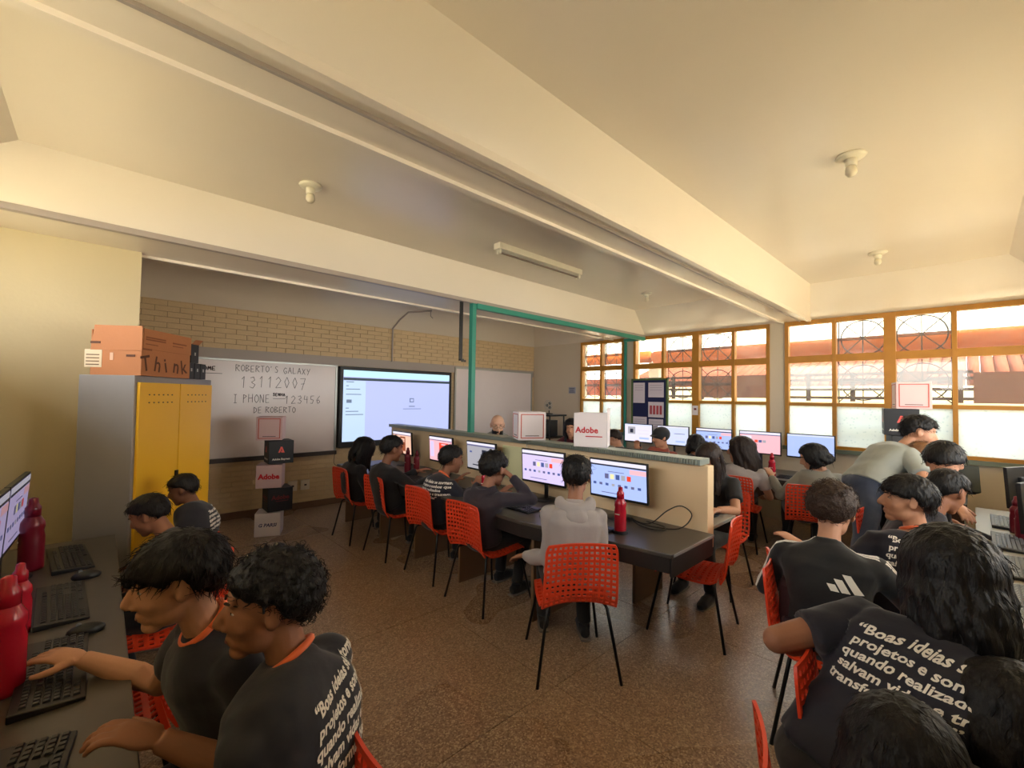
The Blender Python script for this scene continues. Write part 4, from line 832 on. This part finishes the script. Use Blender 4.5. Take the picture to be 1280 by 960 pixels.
def hair_prims(H, R, s, style, seed):
    rnd = random.Random(seed); mb = MB(); P = lambda v: H+R @ (v*s)
    C = Vector((-.012, 0, .032)); rx, ry, rz = .104, .082, .094
    def surf(az, el, k=1.0): return C+Vector((rx*math.cos(el)*math.cos(az), ry*math.cos(el)*math.sin(az), rz*math.sin(el)))*k
    def hairline(az):                               # lowest elevation covered
        a = abs((az+PI) % (2*PI)-PI)
        if a < .9: return .52-.10*(a/.9)**2 if style != 'fringe' else .22
        if a < 1.35: return .42+(.02-.42)*(a-.9)/.45 if style != 'fringe' else .18-.2*(a-.9)/.45
        if a < 1.75: return .12
        return -.02-.72*min(1, (a-1.75)/.6)
    if style == 'bald': return None
    if style == 'cap':
        mb.ell(P(C+Vector((0, 0, .012))), (.112*s, .090*s, .098*s), 24, 14, R=R); mb.ell(P(C+Vector((.07, 0, .02))), (.085*s, .07*s, .010*s), 18, 8, R=R @ Matrix.Rotation(.15, 3, 'Y')); return mb
    NB = {'short': 300, 'fade': 260, 'curly': 380, 'afro': 420, 'fringe': 330, 'long': 150, 'bun': 180, 'longcurly': 200}[style]
    # scalp cap
    for i in range(170):
        az = i*2.39996; el = math.asin(max(-.8, 1-(i+.5)/170*1.8)); 
        if el < hairline(az)-.02: continue
        q_ = .019 if (style in ('fade', 'short') and el < .5) else .026; p = surf(az, el, .955 if q_ > .02 else .945); mb.ell(P(p), (q_*s, q_*s, q_*.95*s), 8, 6, R=R)
    if style in ('curly', 'afro', 'longcurly'):
        bump = {'curly': .020, 'afro': .026, 'longcurly': .018}[style]
        for i in range(NB):
            az = rnd.uniform(-PI, PI); el = math.asin(rnd.uniform(-.5, 1))
            if el < hairline(az)+.04: continue
            top = max(0, math.sin(el)); p = surf(az, el, 1.0+rnd.uniform(-.02, bump*5*(.5+.8*top))); r = rnd.uniform(.009, .016)
            mb.ell(P(p), (r*s, r*s, r*s*.9), 7, 5, R=R)
            n = (p-C).normalized(); t = n.cross(Vector((rnd.uniform(-1, 1), rnd.uniform(-1, 1), rnd.uniform(-1, 1)))).normalized()
            if i % 2: mb.tube([P(p+n*.004), P(p+n*.016+t*.006), P(p+n*.014+t*.016), P(p+n*.004+t*.018)], [.005*s, .005*s, .0045*s, .003*s], 5)
    else:
        for i in range(NB):
            az0 = rnd.uniform(-PI, PI); e0 = math.asin(rnd.uniform(math.sin(hairline(az0)), 1)); L = rnd.uniform(.3, .55); lift = {'short': .05, 'fade': .035, 'fringe': .09, 'long': .05, 'bun': .02}[style]
            if style == 'fade' and e0 < .45: lift = .0
            if style == 'fringe' and e0 < .1: lift = .01
            pts = []; lo = hairline(az0)
            for k in range(5):
                t = k/4; el = max(lo-.02, e0-L*t); az = az0+.25*math.sin(seed+az0*3)*t
                pts.append(P(surf(az, el, 1.0+lift*math.sin(PI*min(1, .25+t*.6))+rnd.uniform(0, .012))))
            r = rnd.uniform(.007, .011); mb.tube(pts, [r*.6*s, r*s, r*s, r*.8*s, r*.25*s], 5)
    if style in ('long', 'longcurly', 'bun'):
        pass
    return mb
def long_locks(mb, H, R, s, seed, L, back, n=70, spread=1.0, part=0.0, wave=.01):
    """locks that leave the crown, round the head and fall down behind the shoulders"""
    rnd = random.Random(seed); C = Vector((-.012, 0, .032)); D = Vector((0, 0, -1)); bk = back
    for i in range(n):
        az = rnd.uniform(1.0, 2*PI-1.0) if i % 4 else rnd.choice((-1, 1))*rnd.uniform(.75, 1.3); e0 = rnd.uniform(.35, 1.3); pts = []
        for k in range(4):
            el = e0+(-.25-e0)*k/3; kk = 1.06+.04*k/3
            pts.append(H+R @ ((C+Vector((.104*math.cos(el)*math.cos(az), .082*math.cos(el)*math.sin(az), .094*math.sin(el)))*kk)*s))
        p = pts[-1]; ln = L*rnd.uniform(.75, 1.05); m = 6; ph = rnd.uniform(0, 6)
        for k in range(1, m+1):
            t = k/m; q = p+D*ln*t+bk*(.05*math.sin(PI*min(1, t*.8)))*spread+Vector((math.cos(ph+t*7), math.sin(ph+t*7), 0))*wave
            pts.append(q)
        r = rnd.uniform(.012, .019)*s; mb.tube(pts, [r*.6, r, r, r]+[r*(1-.75*(k/m)**2) for k in range(1, m+1)], 6)
def add_strands(ho, H, R, s, style, n, long, HF):
    rnd = random.Random(n+int(abs(H.z)*1e4)); me = ho.data; nv = len(me.vertices); co = [v.co.copy() for v in me.vertices]; no = [v.normal.copy() for v in me.vertices]
    C = H+R @ (Vector((-.012, 0, .032))*s); mb = MB(); r = .0016*s if n > 300 else .0024*s; curly = style in ('curly', 'afro', 'longcurly')
    for i in range(n):
        k = rnd.randrange(nv); p = co[k]; nn = no[k]
        if curly:
            t = nn.cross(Vector((rnd.uniform(-1, 1), rnd.uniform(-1, 1), rnd.uniform(-1, 1)))).normalized(); b = nn.cross(t); R_ = rnd.uniform(.005, .009)*s; ph = rnd.uniform(0, 6)
            pts = [p-nn*.003+nn*(.0035*q)+t*R_*math.cos(ph+q*1.3)+b*R_*math.sin(ph+q*1.3)-t*R_*math.cos(ph)-b*R_*math.sin(ph) for q in range(6)]
        else:
            if p.z > C.z-.05*s: crown = C+R @ (Vector((-.04, 0, .11))*s); t = (p-crown); t = t-nn*t.dot(nn)
            else: t = Vector((0, 0, -1))
            if t.length < 1e-4: continue
            t = (t.normalized()+Vector((rnd.uniform(-.3, .3), rnd.uniform(-.3, .3), rnd.uniform(-.3, .3)))).normalized(); L = rnd.uniform(.02, .05)*s; b = nn.cross(t); w = rnd.uniform(-.006, .006)
            pts = [p-nn*.002+t*L*q/4+nn*(.003*math.sin(q*.8)+(.0015*q if rnd.random() < .2 else 0))+b*w*math.sin(q*.8) for q in range(5)]
        mb.tube(pts, [r*(1-.18*q) for q in range(len(pts))], 3)
    bm = bmesh.new(); bm.from_mesh(me); t2 = mb.mesh('q'); bm.from_mesh(t2); bm.to_mesh(me); bm.free(); bpy.data.meshes.remove(t2)
    me.polygons.foreach_set('use_smooth', [True]*len(me.polygons))
def section_loft(mb, pts, lat, secs, n=24):
    """elliptical sections: pts centres, lat lateral unit vector, secs (half width, half depth)"""
    rings = []
    for i, p in enumerate(pts):
        d = (pts[min(i+1, len(pts)-1)]-pts[max(i-1, 0)]).normalized(); dp = lat.cross(d).normalized(); la = d.cross(dp).normalized()
        if la.dot(lat) < 0: la = -la
        a, b = secs[i]; r = []
        for k in range(n):
            c, s_ = math.cos(2*PI*k/n), math.sin(2*PI*k/n); e_ = .85
            r.append(p+la*a*math.copysign(abs(c)**e_, c)+dp*b*math.copysign(abs(s_)**e_, s_))
        rings.append(r)
    mb.rings(rings)
BACKTXT = ['“Boas ideias se tornam', 'projetos e sonhos que', 'quando realizados', 'salvam vidas e trazem', 'transformações”', 'Isa']
def project(vs, fs, name, m, target, O, rx, up, d, parent, off=.0035):
    me = target.data; bvh = BVHTree.FromPolygons([v.co.copy() for v in me.vertices], [tuple(p.vertices) for p in me.polygons])
    tm = bmesh.new(); vv = [tm.verts.new((x, y, 0)) for x, y, *_ in vs]
    for f in fs:
        try: tm.faces.new([vv[i] for i in f])
        except ValueError: pass
    bmesh.ops.triangulate(tm, faces=tm.faces)
    for _ in range(2):
        es = [e for e in tm.edges if e.calc_length() > .012]
        if es: bmesh.ops.subdivide_edges(tm, edges=es, cuts=1); bmesh.ops.triangulate(tm, faces=tm.faces)
    bad = set()
    for v in tm.verts:
        q = O+rx*v.co.x+up*v.co.y; h = bvh.ray_cast(q-d*.5, d, 1.2)
        if h[0] is None or h[1].dot(d) > -.15: bad.add(v)
        else: v.co = h[0]+h[1]*off
    bmesh.ops.delete(tm, geom=list(bad), context='VERTS'); m2 = bpy.data.meshes.new(name); tm.to_mesh(m2); tm.free(); m2.materials.append(m)
    o = bpy.data.objects.new(name, m2); SC.collection.objects.link(o); o.parent = parent; return o
def person(label, pel, yaw, head, hyaw, hp=0, s=1.0, skin='brown', hair='short', hcol='black', top='navy', bottom='black', sleeve='short', hands=(None, None), vox=.009, text=None,
           collar=None, seat=True, knees=None, feet=None, long=None, hood=False, group='students', cvox=.012, shoulders=1.0, bow=.06, beard=False, glasses=False, legs=True, curl=.5, stripes=False, hs=1.06, tsc=1.0, face=True, roll=0, poles=(None, None), strands=0, shrug=0, tpos=.90):
    root = tag(empty('person', (pel[0], pel[1], 0)), label, 'person', group)
    o0 = Vector((pel[0], pel[1], 0)); P = Vector(pel)-o0; H = Vector(head)-o0
    F = Vector((math.cos(yaw), math.sin(yaw), 0)); Lf = Vector((-F.y, F.x, 0))
    HF = Vector((math.cos(hyaw)*math.cos(hp), math.sin(hyaw)*math.cos(hp), -math.sin(hp))); RH = frame(HF) @ Matrix.Rotation(roll, 3, 'X')
    bodyd = (H-P).normalized()
    N = H+RH @ Vector((-.045, 0, -.105))*s*hs+(P-H).normalized()*.045*s             # neck base
    mid = (P+N)/2-F*bow
    def sp(t): return P*(1-t)**2+mid*2*t*(1-t)+N*t*t
    ts = [0, .18, .38, .58, .76, .88, .95, 1.0]; W_ = [.165, .158, .145, .156, .178, .165, .10, .058]; Dp = [.118, .112, .10, .108, .112, .092, .070, .055]
    W_ = [w*s*shoulders for w in W_]; Dp = [d*s for d in Dp]; cen = [sp(t) for t in ts]
    body = MB(); section_loft(body, cen, Lf, [(w*.92, d*.9) for w, d in zip(W_, Dp)])
    sc = sp(.85)+Vector((0, 0, shrug)); shv = Lf*.160*s*shoulders; sd_ = (sp(1)-sp(.8)).normalized()
    nb = H+RH @ Vector((-.022, 0, -.05))*s*hs
    body.tube([sp(.93), N, (N+nb)/2, nb], [.060*s, .052*s, .048*s, .049*s], 14)
    head_prims(body, H, RH, s*hs)
    top_ = MB(); section_loft(top_, cen+[N+(nb-N)*.12], Lf, [(w+.016*s, d+.016*s) for w, d in zip(W_[:-1], Dp[:-1])]+[(.070*s, .066*s), (.062*s, .060*s)])
    arms = []
    for i, sy in enumerate((1, -1)):
        sh_ = sc+shv*sy; tgt = hands[i]
        tgt = (Vector(tgt)-o0) if tgt is not None else sh_+F*.30*s+Lf*sy*.02-Vector((0, 0, .30*s))
        pole = Vector(poles[i]) if poles[i] is not None else (Vector((0, 0, -1))-F*.35+Lf*sy*.55)
        el, wr = ik(sh_, tgt, .285*s, .255*s, pole); arms.append((sh_, el, wr))
        body.tube([sh_-Lf*sy*.03, sh_, sh_.lerp(el, .4), el, el.lerp(wr, .3), wr], [.045*s, .050*s, .046*s, .039*s, .040*s, .026*s], 12); body.ell(el, (.038*s,)*3, 12, 8)
        fd = (wr-el).normalized(); pn = Vector((0, 0, -1)) if abs(fd.z) < .8 else -F
        side = 1 if fd.cross(pn).dot(-Lf*sy) > 0 else -1
        hand_prims(body, wr, (fd+pn*.15), pn, s*1.02, side, curl)
        top_.ell(sh_-Vector((0, 0, .008)), (.068*s, .068*s, .064*s), 14, 10)
        if sleeve == 'short': q = sh_.lerp(el, .66); top_.tube([sh_-Lf*sy*.05, sh_, sh_.lerp(el, .35), q], [.055*s, .066*s, .066*s, .068*s], 16)
        elif sleeve == 'long': top_.tube([sh_-Lf*sy*.05, sh_, sh_.lerp(el, .5), el, el.lerp(wr, .4), wr-fd*.01], [.055*s, .066*s, .060*s, .055*s, .052*s, .038*s], 16); top_.ell(el, (.055*s,)*3, 12, 8)
    b = remesh(body, 'body', SKIN[skin], vox, 2, root)
    # face pieces
    if face:
        for sy in (-1, 1):
            e_ = MB().ell(H+RH @ Vector((.0765, sy*.0285, .012))*s*hs, (.0070*s, .0120*s, .0055*s), 12, 8, R=RH).build('eye', EYEW, root, smooth=True)
            MB().ell(H+RH @ Vector((.0826, sy*.0285, .012))*s*hs, (.0020*s, .0050*s, .0050*s), 10, 6, R=RH).build('iris', EYEB, e_, smooth=True)
            MB().tube([H+RH @ Vector((.096-.006*k*k*.5, sy*(.014+.011*k), .034+.004*math.sin(k*1.1)))*s*hs for k in range(4)], [.003*s, .0042*s, .0038*s, .0018*s], 6).build('eyebrow', BROW, root, smooth=True)
        MB().ell(H+RH @ Vector((.0925, 0, -.0610))*s*hs, (.004*s, .020*s, .0014*s), 12, 6, R=RH).build('mouth', mat('lip_line', srgb(96, 44, 40), .5), root, smooth=True)
    if beard:
        bb_ = MB(); 
        for k in range(150):
            a = random.uniform(-1.45, 1.45); z_ = random.uniform(-.108, -.045); rr_ = .066+.022*math.cos(a)
            if abs(a) < .35 and -.078 < z_ < -.050: continue
            bb_.ell(H+RH @ Vector((.012+rr_*math.cos(a)*(1.0+.25*(z_+.05)), .060*math.sin(a), z_))*s*hs, (.011*s, .010*s, .013*s), 7, 5, R=RH)
        remesh(bb_, 'beard', HAIR['black'], .005, 1, root)
    if glasses:
        g_ = MB()
        for sy in (-1, 1): g_.tube([H+RH @ Vector((.104, sy*.030+.020*math.cos(t*PI/8), .012+.015*math.sin(t*PI/8)))*s*hs for t in range(17)], .0018, 5).tube([H+RH @ Vector((.104, sy*.05, .014))*s*hs, H+RH @ Vector((0, sy*.085, .012))*s*hs], .0018, 5)
        g_.tube([H+RH @ Vector((.104, -.01, .014))*s*hs, H+RH @ Vector((.104, .01, .014))*s*hs], .0018, 5); g_.build('glasses', BLKM, root)
    hm = hair_prims(H, RH, s*hs, hair, int(abs(head[0]*1000)))
    if hm:
        if long: long_locks(hm, H, RH, s*hs, int(abs(head[1]*997)), long[0], -HF.normalized()*Vector((1, 1, 0)) if False else Vector((-HF.x, -HF.y, 0)), n=long[1] if len(long) > 1 else 70, wave=long[2] if len(long) > 2 else .008)
        ho = remesh(hm, 'cap' if hair == 'cap' else 'hair', CL['black'] if hair == 'cap' else HAIR[hcol], min(vox, .0065) if vox < .008 else .008, 1 if vox < .008 else 2, root)
        if hair != 'cap': add_strands(ho, H, RH, s*hs, hair, strands or (500 if vox < .007 else 160), long, HF)
    sh = remesh(top_, 'shirt' if sleeve == 'short' else 'jacket', CL[top], cvox, 3, root, wr=(.013 if vox < .007 else .007)*s, seed=int(abs(pel[0]*100)))
    if collar:
        nd = (nb-N).normalized(); cr_ = N+(nb-N)*.14; la = Lf-nd*Lf.dot(nd); la.normalize(); fw_ = la.cross(nd)
        MB().tube([cr_+la*.0605*s*math.cos(t*PI/14)+fw_*.0605*s*math.sin(t*PI/14)-nd*(.020*math.sin(t*PI/14)*(1 if fw_.dot(F) > 0 else -1)) for t in range(29)], .0095*s, 8).build('collar', CL[collar], sh, smooth=True)
    if hood:
        hd = MB(); c_ = sp(.93)-F*.055*s
        for t in range(19):
            a = PI*.02+t*PI*.96/18; hd.ell(c_+Lf*(.10*math.cos(a))*s-F*(.075*math.sin(a)-.05)*s+Vector((0, 0, .035-.03*math.sin(a)))*s, (.038*s, .038*s, .046*s), 10, 8)
        hd.ell(c_-F*.035*s-Vector((0, 0, .05*s)), (.05*s, .095*s, .075*s), 14, 10, R=frame(F)); remesh(hd, 'hood', CL[top], .009, 4, sh, wr=.004, seed=3, wscale=14)
    if text:
        lines = BACKTXT[:text]; O = sp(tpos)-F*.02; up = (sp(.9)-sp(.55)).normalized(); d = F; rx = -Lf; VS, FS = [], []; k = .037*s*tsc
        for i, t in enumerate(lines):
            vs, fs = text_mesh(t, k, .0012); b0 = len(VS); VS += [(x-.125*s+(.10*tsc if t == 'Isa' else 0)+(i % 2)*.006, y-i*k*1.02) for x, y, z in vs]; FS += [tuple(q+b0 for q in f) for f in fs]
        project(VS, FS, 'back_lettering', WPRINT, sh, O, rx, up, d, sh)
    if stripes:
        for sy in (-1, 1):
            sh_, el, wr = arms[0 if sy == 1 else 1]
            for k in range(3):
                vs = []; a0 = N-Lf*0+Lf*sy*.05*s; L_ = 14
                path = [a0+(sh_+Lf*sy*.02-a0)*t/5 for t in range(6)]+[sh_.lerp(el, t/6)+Lf*sy*.02 for t in range(1, 7)]
                w_ = .0055*s; off_ = -F*(k-1)*.021*s; me = sh.data; bvh = BVHTree.FromPolygons([v.co.copy() for v in me.vertices], [tuple(p.vertices) for p in me.polygons])
                A = []; dirs = []
                for j, q in enumerate(path):
                    t = j/11; dd = (Vector((0, 0, -1))*(1-t)-Lf*sy*t).normalized()
                    row = []
                    for e_ in (-w_, w_):
                        hh = bvh.ray_cast(q+off_-F*e_-dd*.3, dd, .6)
                        row.append(hh[0]+hh[1]*.003 if hh[0] is not None else None)
                    if None in row: continue
                    A.append(row)
                m_ = MB(); m_.add([p for r in A for p in r], [(2*j, 2*j+1, 2*j+3, 2*j+2) for j in range(len(A)-1)]); st = m_.build('sleeve_stripe', CL['white'], sh)
                so = st.modifiers.new('s', 'SOLIDIFY'); so.thickness = .002
        O = sp(.62)-F*.02; up = (sp(.9)-sp(.55)).normalized(); VS, FS = [], []
        for k, (x, h_) in enumerate(((-.055, .03), (-.015, .055), (.03, .08))):
            b0 = len(VS); VS += [(x, 0), (x+.032, 0), (x+.032-h_*.55, h_), (x-h_*.55, h_)]; FS.append((b0, b0+1, b0+2, b0+3))
        VS = [(x+.085, y) for x, y in VS]
        project(VS, FS, 'bar_logo', WPRINT, sh, O, -Lf, up, F, sh)
    if legs:
        pt = MB(); hipz = P.z; pt.ell(P+Vector((0, 0, .0))-F*.01, (.135*s, .168*s*shoulders, .11*s), 20, 12, R=frame(F))
        section_loft(pt, [P-bodyd*.05, P+bodyd*.03, P+bodyd*.07*s], Lf, [(.165*s*shoulders, .12*s), (.168*s*shoulders, .125*s), (.150*s, .108*s)])
        for i, sy in enumerate((1, -1)):
            hip = P+Lf*sy*.092*s-Vector((0, 0, .01))
            if seat: kn = hip+F*.42*s+Lf*sy*.04*s; kn.z = .50*s; an = kn-F*(.03+.10*(i % 2))+Lf*sy*.01; an.z = .09
            else:
                kn = Vector(knees[i])-o0; an = Vector(feet[i])-o0
            pt.tube([hip-F*.02, hip+(kn-hip)*.35, kn-(kn-hip)*.08, kn, kn+(an-kn)*.3, kn+(an-kn)*.7, an], [.088*s, .088*s, .066*s, .062*s, .062*s, .052*s, .05*s], 16); pt.ell(kn, (.062*s,)*3, 12, 8)
            fo = MB(); fx = F if seat else F; hz = an.z
            section_loft(fo, [an-fx*.06+Vector((0, 0, -hz+.045)), an+Vector((0, 0, -hz+.05)), an+fx*.08+Vector((0, 0, -hz+.045)), an+fx*.16+Vector((0, 0, -hz+.032)), an+fx*.20+Vector((0, 0, -hz+.028))], Lf, [(.030, .032), (.040, .045), (.044, .040), (.042, .028), (.022, .018)], 16)
            fo.tube([an+Vector((0, 0, -hz+.05)), an], [.040, .042], 12); fr = remesh(fo, 'shoe', CL['black'] if top != 'sage' else CL['sock'], .008, 2, root)
            so = MB(); section_loft(so, [an-fx*.075+Vector((0, 0, -hz+.008)), an+fx*.05+Vector((0, 0, -hz+.008)), an+fx*.19+Vector((0, 0, -hz+.008))], Lf, [(.034, .008), (.046, .008), (.03, .008)], 14); so.build('sole', CL['sock'], fr)
        remesh(pt, 'trousers', CL[bottom], .013, 3, root, wr=.005, seed=5)
    return root
S_ = PI
# ---- left row (facing the left desk, -x)
person('boy in profile with side-swept black hair and orange collar reaching across the left desk', (.33, 1.50, .50), PI+.15, tuple(atd(222, 728, 1.19)), PI-.05, .12, s=.98, hs=1.0, skin='tan', hair='fringe', hands=((.16, 1.32, .62), tuple(atz(104, 824, .79))), vox=.0048, text=None, collar='orange', cvox=.009, bow=.04,
       group='students at the left desk', poles=(None, (0, .5, -1)), curl=.6, strands=900)
person('nearest boy at left with short curly black hair and printed dark shirt', (.31, 1.02, .50), PI-.82, tuple(atd(337, 757, 1.10)), PI-.22, .02, s=.98, hs=1.0, skin='brown', hair='curly', hands=(tuple(atz(200, 925, .83)), (.02, .80, .775)), poles=((.75, -.65, -.30), None), vox=.0048, text=6, collar='orange', cvox=.009, bow=.05,
       group='students at the left desk', curl=.9, strands=700)
person('student with bowed black hair and printed shirt beside the grey cabinet', (.30, 2.95, .52), PI*.80, tuple(atd(187, 645, 2.45)), PI*.85, .45, s=.92, hs=.95, hair='short', skin='brown', text=5, collar=None, group='students at the left desk', bow=.10, vox=.008)
person('student with cropped dark hair half hidden before the yellow doors', (.44, 3.42, .52), PI*.85, tuple(atd(229, 613, 3.0)), PI*.9, .3, s=.85, hair='fade', skin='dark', text=5, group='students at the left desk', bow=.08, hs=.95)
# ---- centre row (facing +x)
gc = 'students at the centre desk'
person('girl with long black hair farthest in the centre row', (2.20, 4.92, .50), .0, (2.26, 4.88, 1.00), .05, .35, s=.97, hair='long', long=(.22, 80), top='black', sleeve='long', group=gc, bow=.10, hs=1.15)
person('boy in plain black jacket leaning to the farthest monitors', (2.24, 4.20, .50), .05, (2.27, 4.24, 1.07), -.10, .15, s=.97, hair='short', skin='brown', top='black', sleeve='long', hands=((2.62, 4.3, .80), (2.60, 3.95, .80)), group=gc, bow=.08, hs=1.12)
person('boy with cropped hair and lines of white print on dark shirt back', (2.32, 3.47, .50), .05, (2.47, 3.45, 1.03), -.25, .12, s=.95, hair='fade', skin='brown', text=5, collar='orange', hands=((2.66, 3.6, .80), (2.62, 3.25, .80)), group=gc, bow=.08, hs=1.12, vox=.0075)
person('boy with curly hair in dark jacket resting head on his hand', (2.30, 2.76, .50), .10, (2.38, 2.72, 1.045), .1, .2, s=.97, hair='curly', hcol='black', skin='brown', top='dkpurple', sleeve='long', hands=((2.62, 2.9, .80), (2.46, 2.60, 1.0)), group=gc, bow=.08, hs=1.15, vox=.0075, hood=True)
person('boy in light grey hoodie seen from behind', (2.20, 1.77, .50), .80, (2.26, 1.77, 1.135), .55, .12, s=.97, hair='fade', skin='brown', top='grey', sleeve='long', hood=True, hands=((2.12, 2.10, .58), (2.52, 1.72, .66)), group=gc, bow=.07, hs=1.06, vox=.0065, cvox=.010, shoulders=.93, poles=((0, 0, -1), (0, 0, -1)))
# ---- behind the divider
person('girl with long dark hair looking down just past the divider end', (4.02, 1.62, .50), PI, (3.90, 1.60, 1.13), PI-.1, .45, s=.97, hair='long', long=(.30, 80), hcol='brown', skin='tan', top='black', hands=((3.6, 1.4, .78), (3.62, 1.75, .78)), group='people behind the divider')
person('bald bearded man with glasses at the back desk', (4.5, 5.15, .52), -PI*.70, tuple(atd(622, 532, 5.7)), -PI*.70, .25, s=1.02, hair='bald', skin='pale', top='greyhood', beard=True, glasses=True, group='people behind the divider', hs=1.1, vox=.006)
person('woman in maroon sleeveless top beside the white cup', (5.0, 4.15, .50), -PI*.78, tuple(atd(714, 536, 5.8)), -PI*.84, .1, s=.95, hair='long', long=(.22, 60), skin='tan', top='maroon', group='people behind the divider', hs=1.05, vox=.007)
# ---- window row
gw = 'students at the window desk'
person('student with brown hair low behind the white Adobe box', (5.35, 3.62, .48), .3, tuple(atd(770, 548, 5.9)), PI*.6, .5, s=.9, hair='short', hcol='brown', skin='tan', top='greyhood', group=gw, hs=1.1) if False else person('student with brown hair low behind the white open box', (5.30, 3.65, .48), .3, (5.35, 3.52, 1.07), PI*.6, .5, s=.9, hair='short', hcol='brown', skin='tan', top='greyhood', group=gw, hs=1.1)
person('student in black cap and rust shirt with raised arms', (5.30, 3.02, .50), .3, (5.38, 2.83, 1.14), PI*.80, .15, s=.95, hair='cap', skin='tan', top='rust', hands=((5.15, 3.05, .98), (5.3, 2.45, .82)), group=gw, hs=1.1)
person('student with dark hair bent low near the window monitors', (5.30, 2.48, .50), .1, (5.42, 2.38, 1.07), .2, .4, s=.93, hair='long', long=(.12, 60), top='black', sleeve='long', group=gw, hs=1.15)
person('girl with long dark hair and grey shirt before the pink monitor', (5.30, 1.90, .50), .15, (5.38, 1.85, 1.07), PI*.55, .05, s=1.0, hair='long', long=(.36, 90), hcol='brown', skin='tan', top='grey', group=gw, hs=1.22)
person('girl in grey hooded top resting her head on her arm', (5.38, 1.22, .50), .3, (5.44, 1.16, 1.06), PI*.62, .35, s=1.0, hair='long', long=(.10, 70), hcol='black', skin='tan', top='greyhood', sleeve='long', hands=((5.45, 1.55, .82), (5.75, 1.0, .80)), group=gw, hs=1.1)
# ---- the bending man
ps = atd(1148, 541, 3.75); person('man in grey shirt and jeans bending over the right desk', tuple(atd(1080, 606, 3.75)), -.95, tuple(ps), -PI/2+.25, .25, s=1.04, hair='fade', skin='tan', top='sage', bottom='jeans', seat=False, knees=((4.50, .56, .50), (4.22, .60, .50)), feet=((4.52, .62, .09), (4.22, .78, .09)),
       hands=((4.75, -.02, .80), (4.32, .0, .82)), group='people at the right desk', bow=.06, vox=.006, cvox=.010, shoulders=1.15, poles=((.4, 0, -1), (-.4, 0, -1)))
# ---- right row
gr = 'students at the right desk'
person('student with light brown curls just below the bending man', (4.75, .45, .50), -PI/2, tuple(atd(1152, 574, 3.6)), -PI/2+.9, .2, s=.95, hair='curly', hcol='light', skin='brown', top='black', group=gr)
person('student with thick dark hair leaning over the far keyboards', (4.02, .42, .50), -PI/2, tuple(atd(1180, 580, 2.95)), -PI/2-1.6, .35, s=.98, hair='fringe', skin='tan', top='black', sleeve='long', group=gr, hs=1.12)
person('student with short dark hair behind the boy facing left', (3.45, .38, .50), -PI/2+.3, tuple(atd(1184, 616, 2.5)), -PI/2+1.0, .4, s=.95, hair='fade', skin='brown', top='navy', group=gr, hs=1.0)
person('boy facing left with fringe cut hair and orange-collared navy shirt', (3.10, .28, .50), .25, tuple(atd(1133, 626, 2.30)), PI/2+.35, -.02, s=1.0, hair='fringe', skin='tan', top='navy', collar='orange', text=4, hands=((3.05, .72, .80), (3.2, -.05, .8)), group=gr, vox=.0055, cvox=.010, hs=1.0)
person('boy with curly brown hair in black track jacket with white stripes', (2.62, .50, .50), .05, tuple(atd(1040, 640, 2.25)), .0, .25, s=1.0, hair='curly', hcol='curl', skin='tan', top='black', sleeve='long', stripes=True, hands=((2.95, .75, .70), (3.05, .20, .78)), group=gr, vox=.006, cvox=.010, hs=1.12, shoulders=1.08)
person('student with long thick black hair and printed dark shirt at right', (1.64, .26, .53), -.42, tuple(atd(1188, 724, 1.42)), .25, .15, s=1.12, hair='long', long=(.30, 120, .012), skin='brown', top='navy', text=6, tsc=1.1, collar=None, hands=((1.98, .40, .74), (2.1, -.10, .79)), group=gr, vox=.0055, cvox=.010, hs=1.12, shoulders=1.10, poles=((-.2, .8, -.75), None), shrug=.04, tpos=1.0)
person('student with long black hair at the bottom right corner, shirt shoulder printed', (1.16, .22, .50), -.45, tuple(atd(1128, 962, 1.0)), -.2, .35, s=1.0, hair='long', long=(.28, 120, .012), skin='brown', top='navy', text=5, group=gr, vox=.006, cvox=.010, hs=1.1)
person('student with black hair partly cut off by the right corner of the frame', (1.50, -.02, .50), -.8, tuple(atd(1268, 905, 1.15)), -.7, .35, s=1.0, hair='long', long=(.22, 90, .012), skin='brown', top='navy', group=gr, vox=.007, hs=1.1)
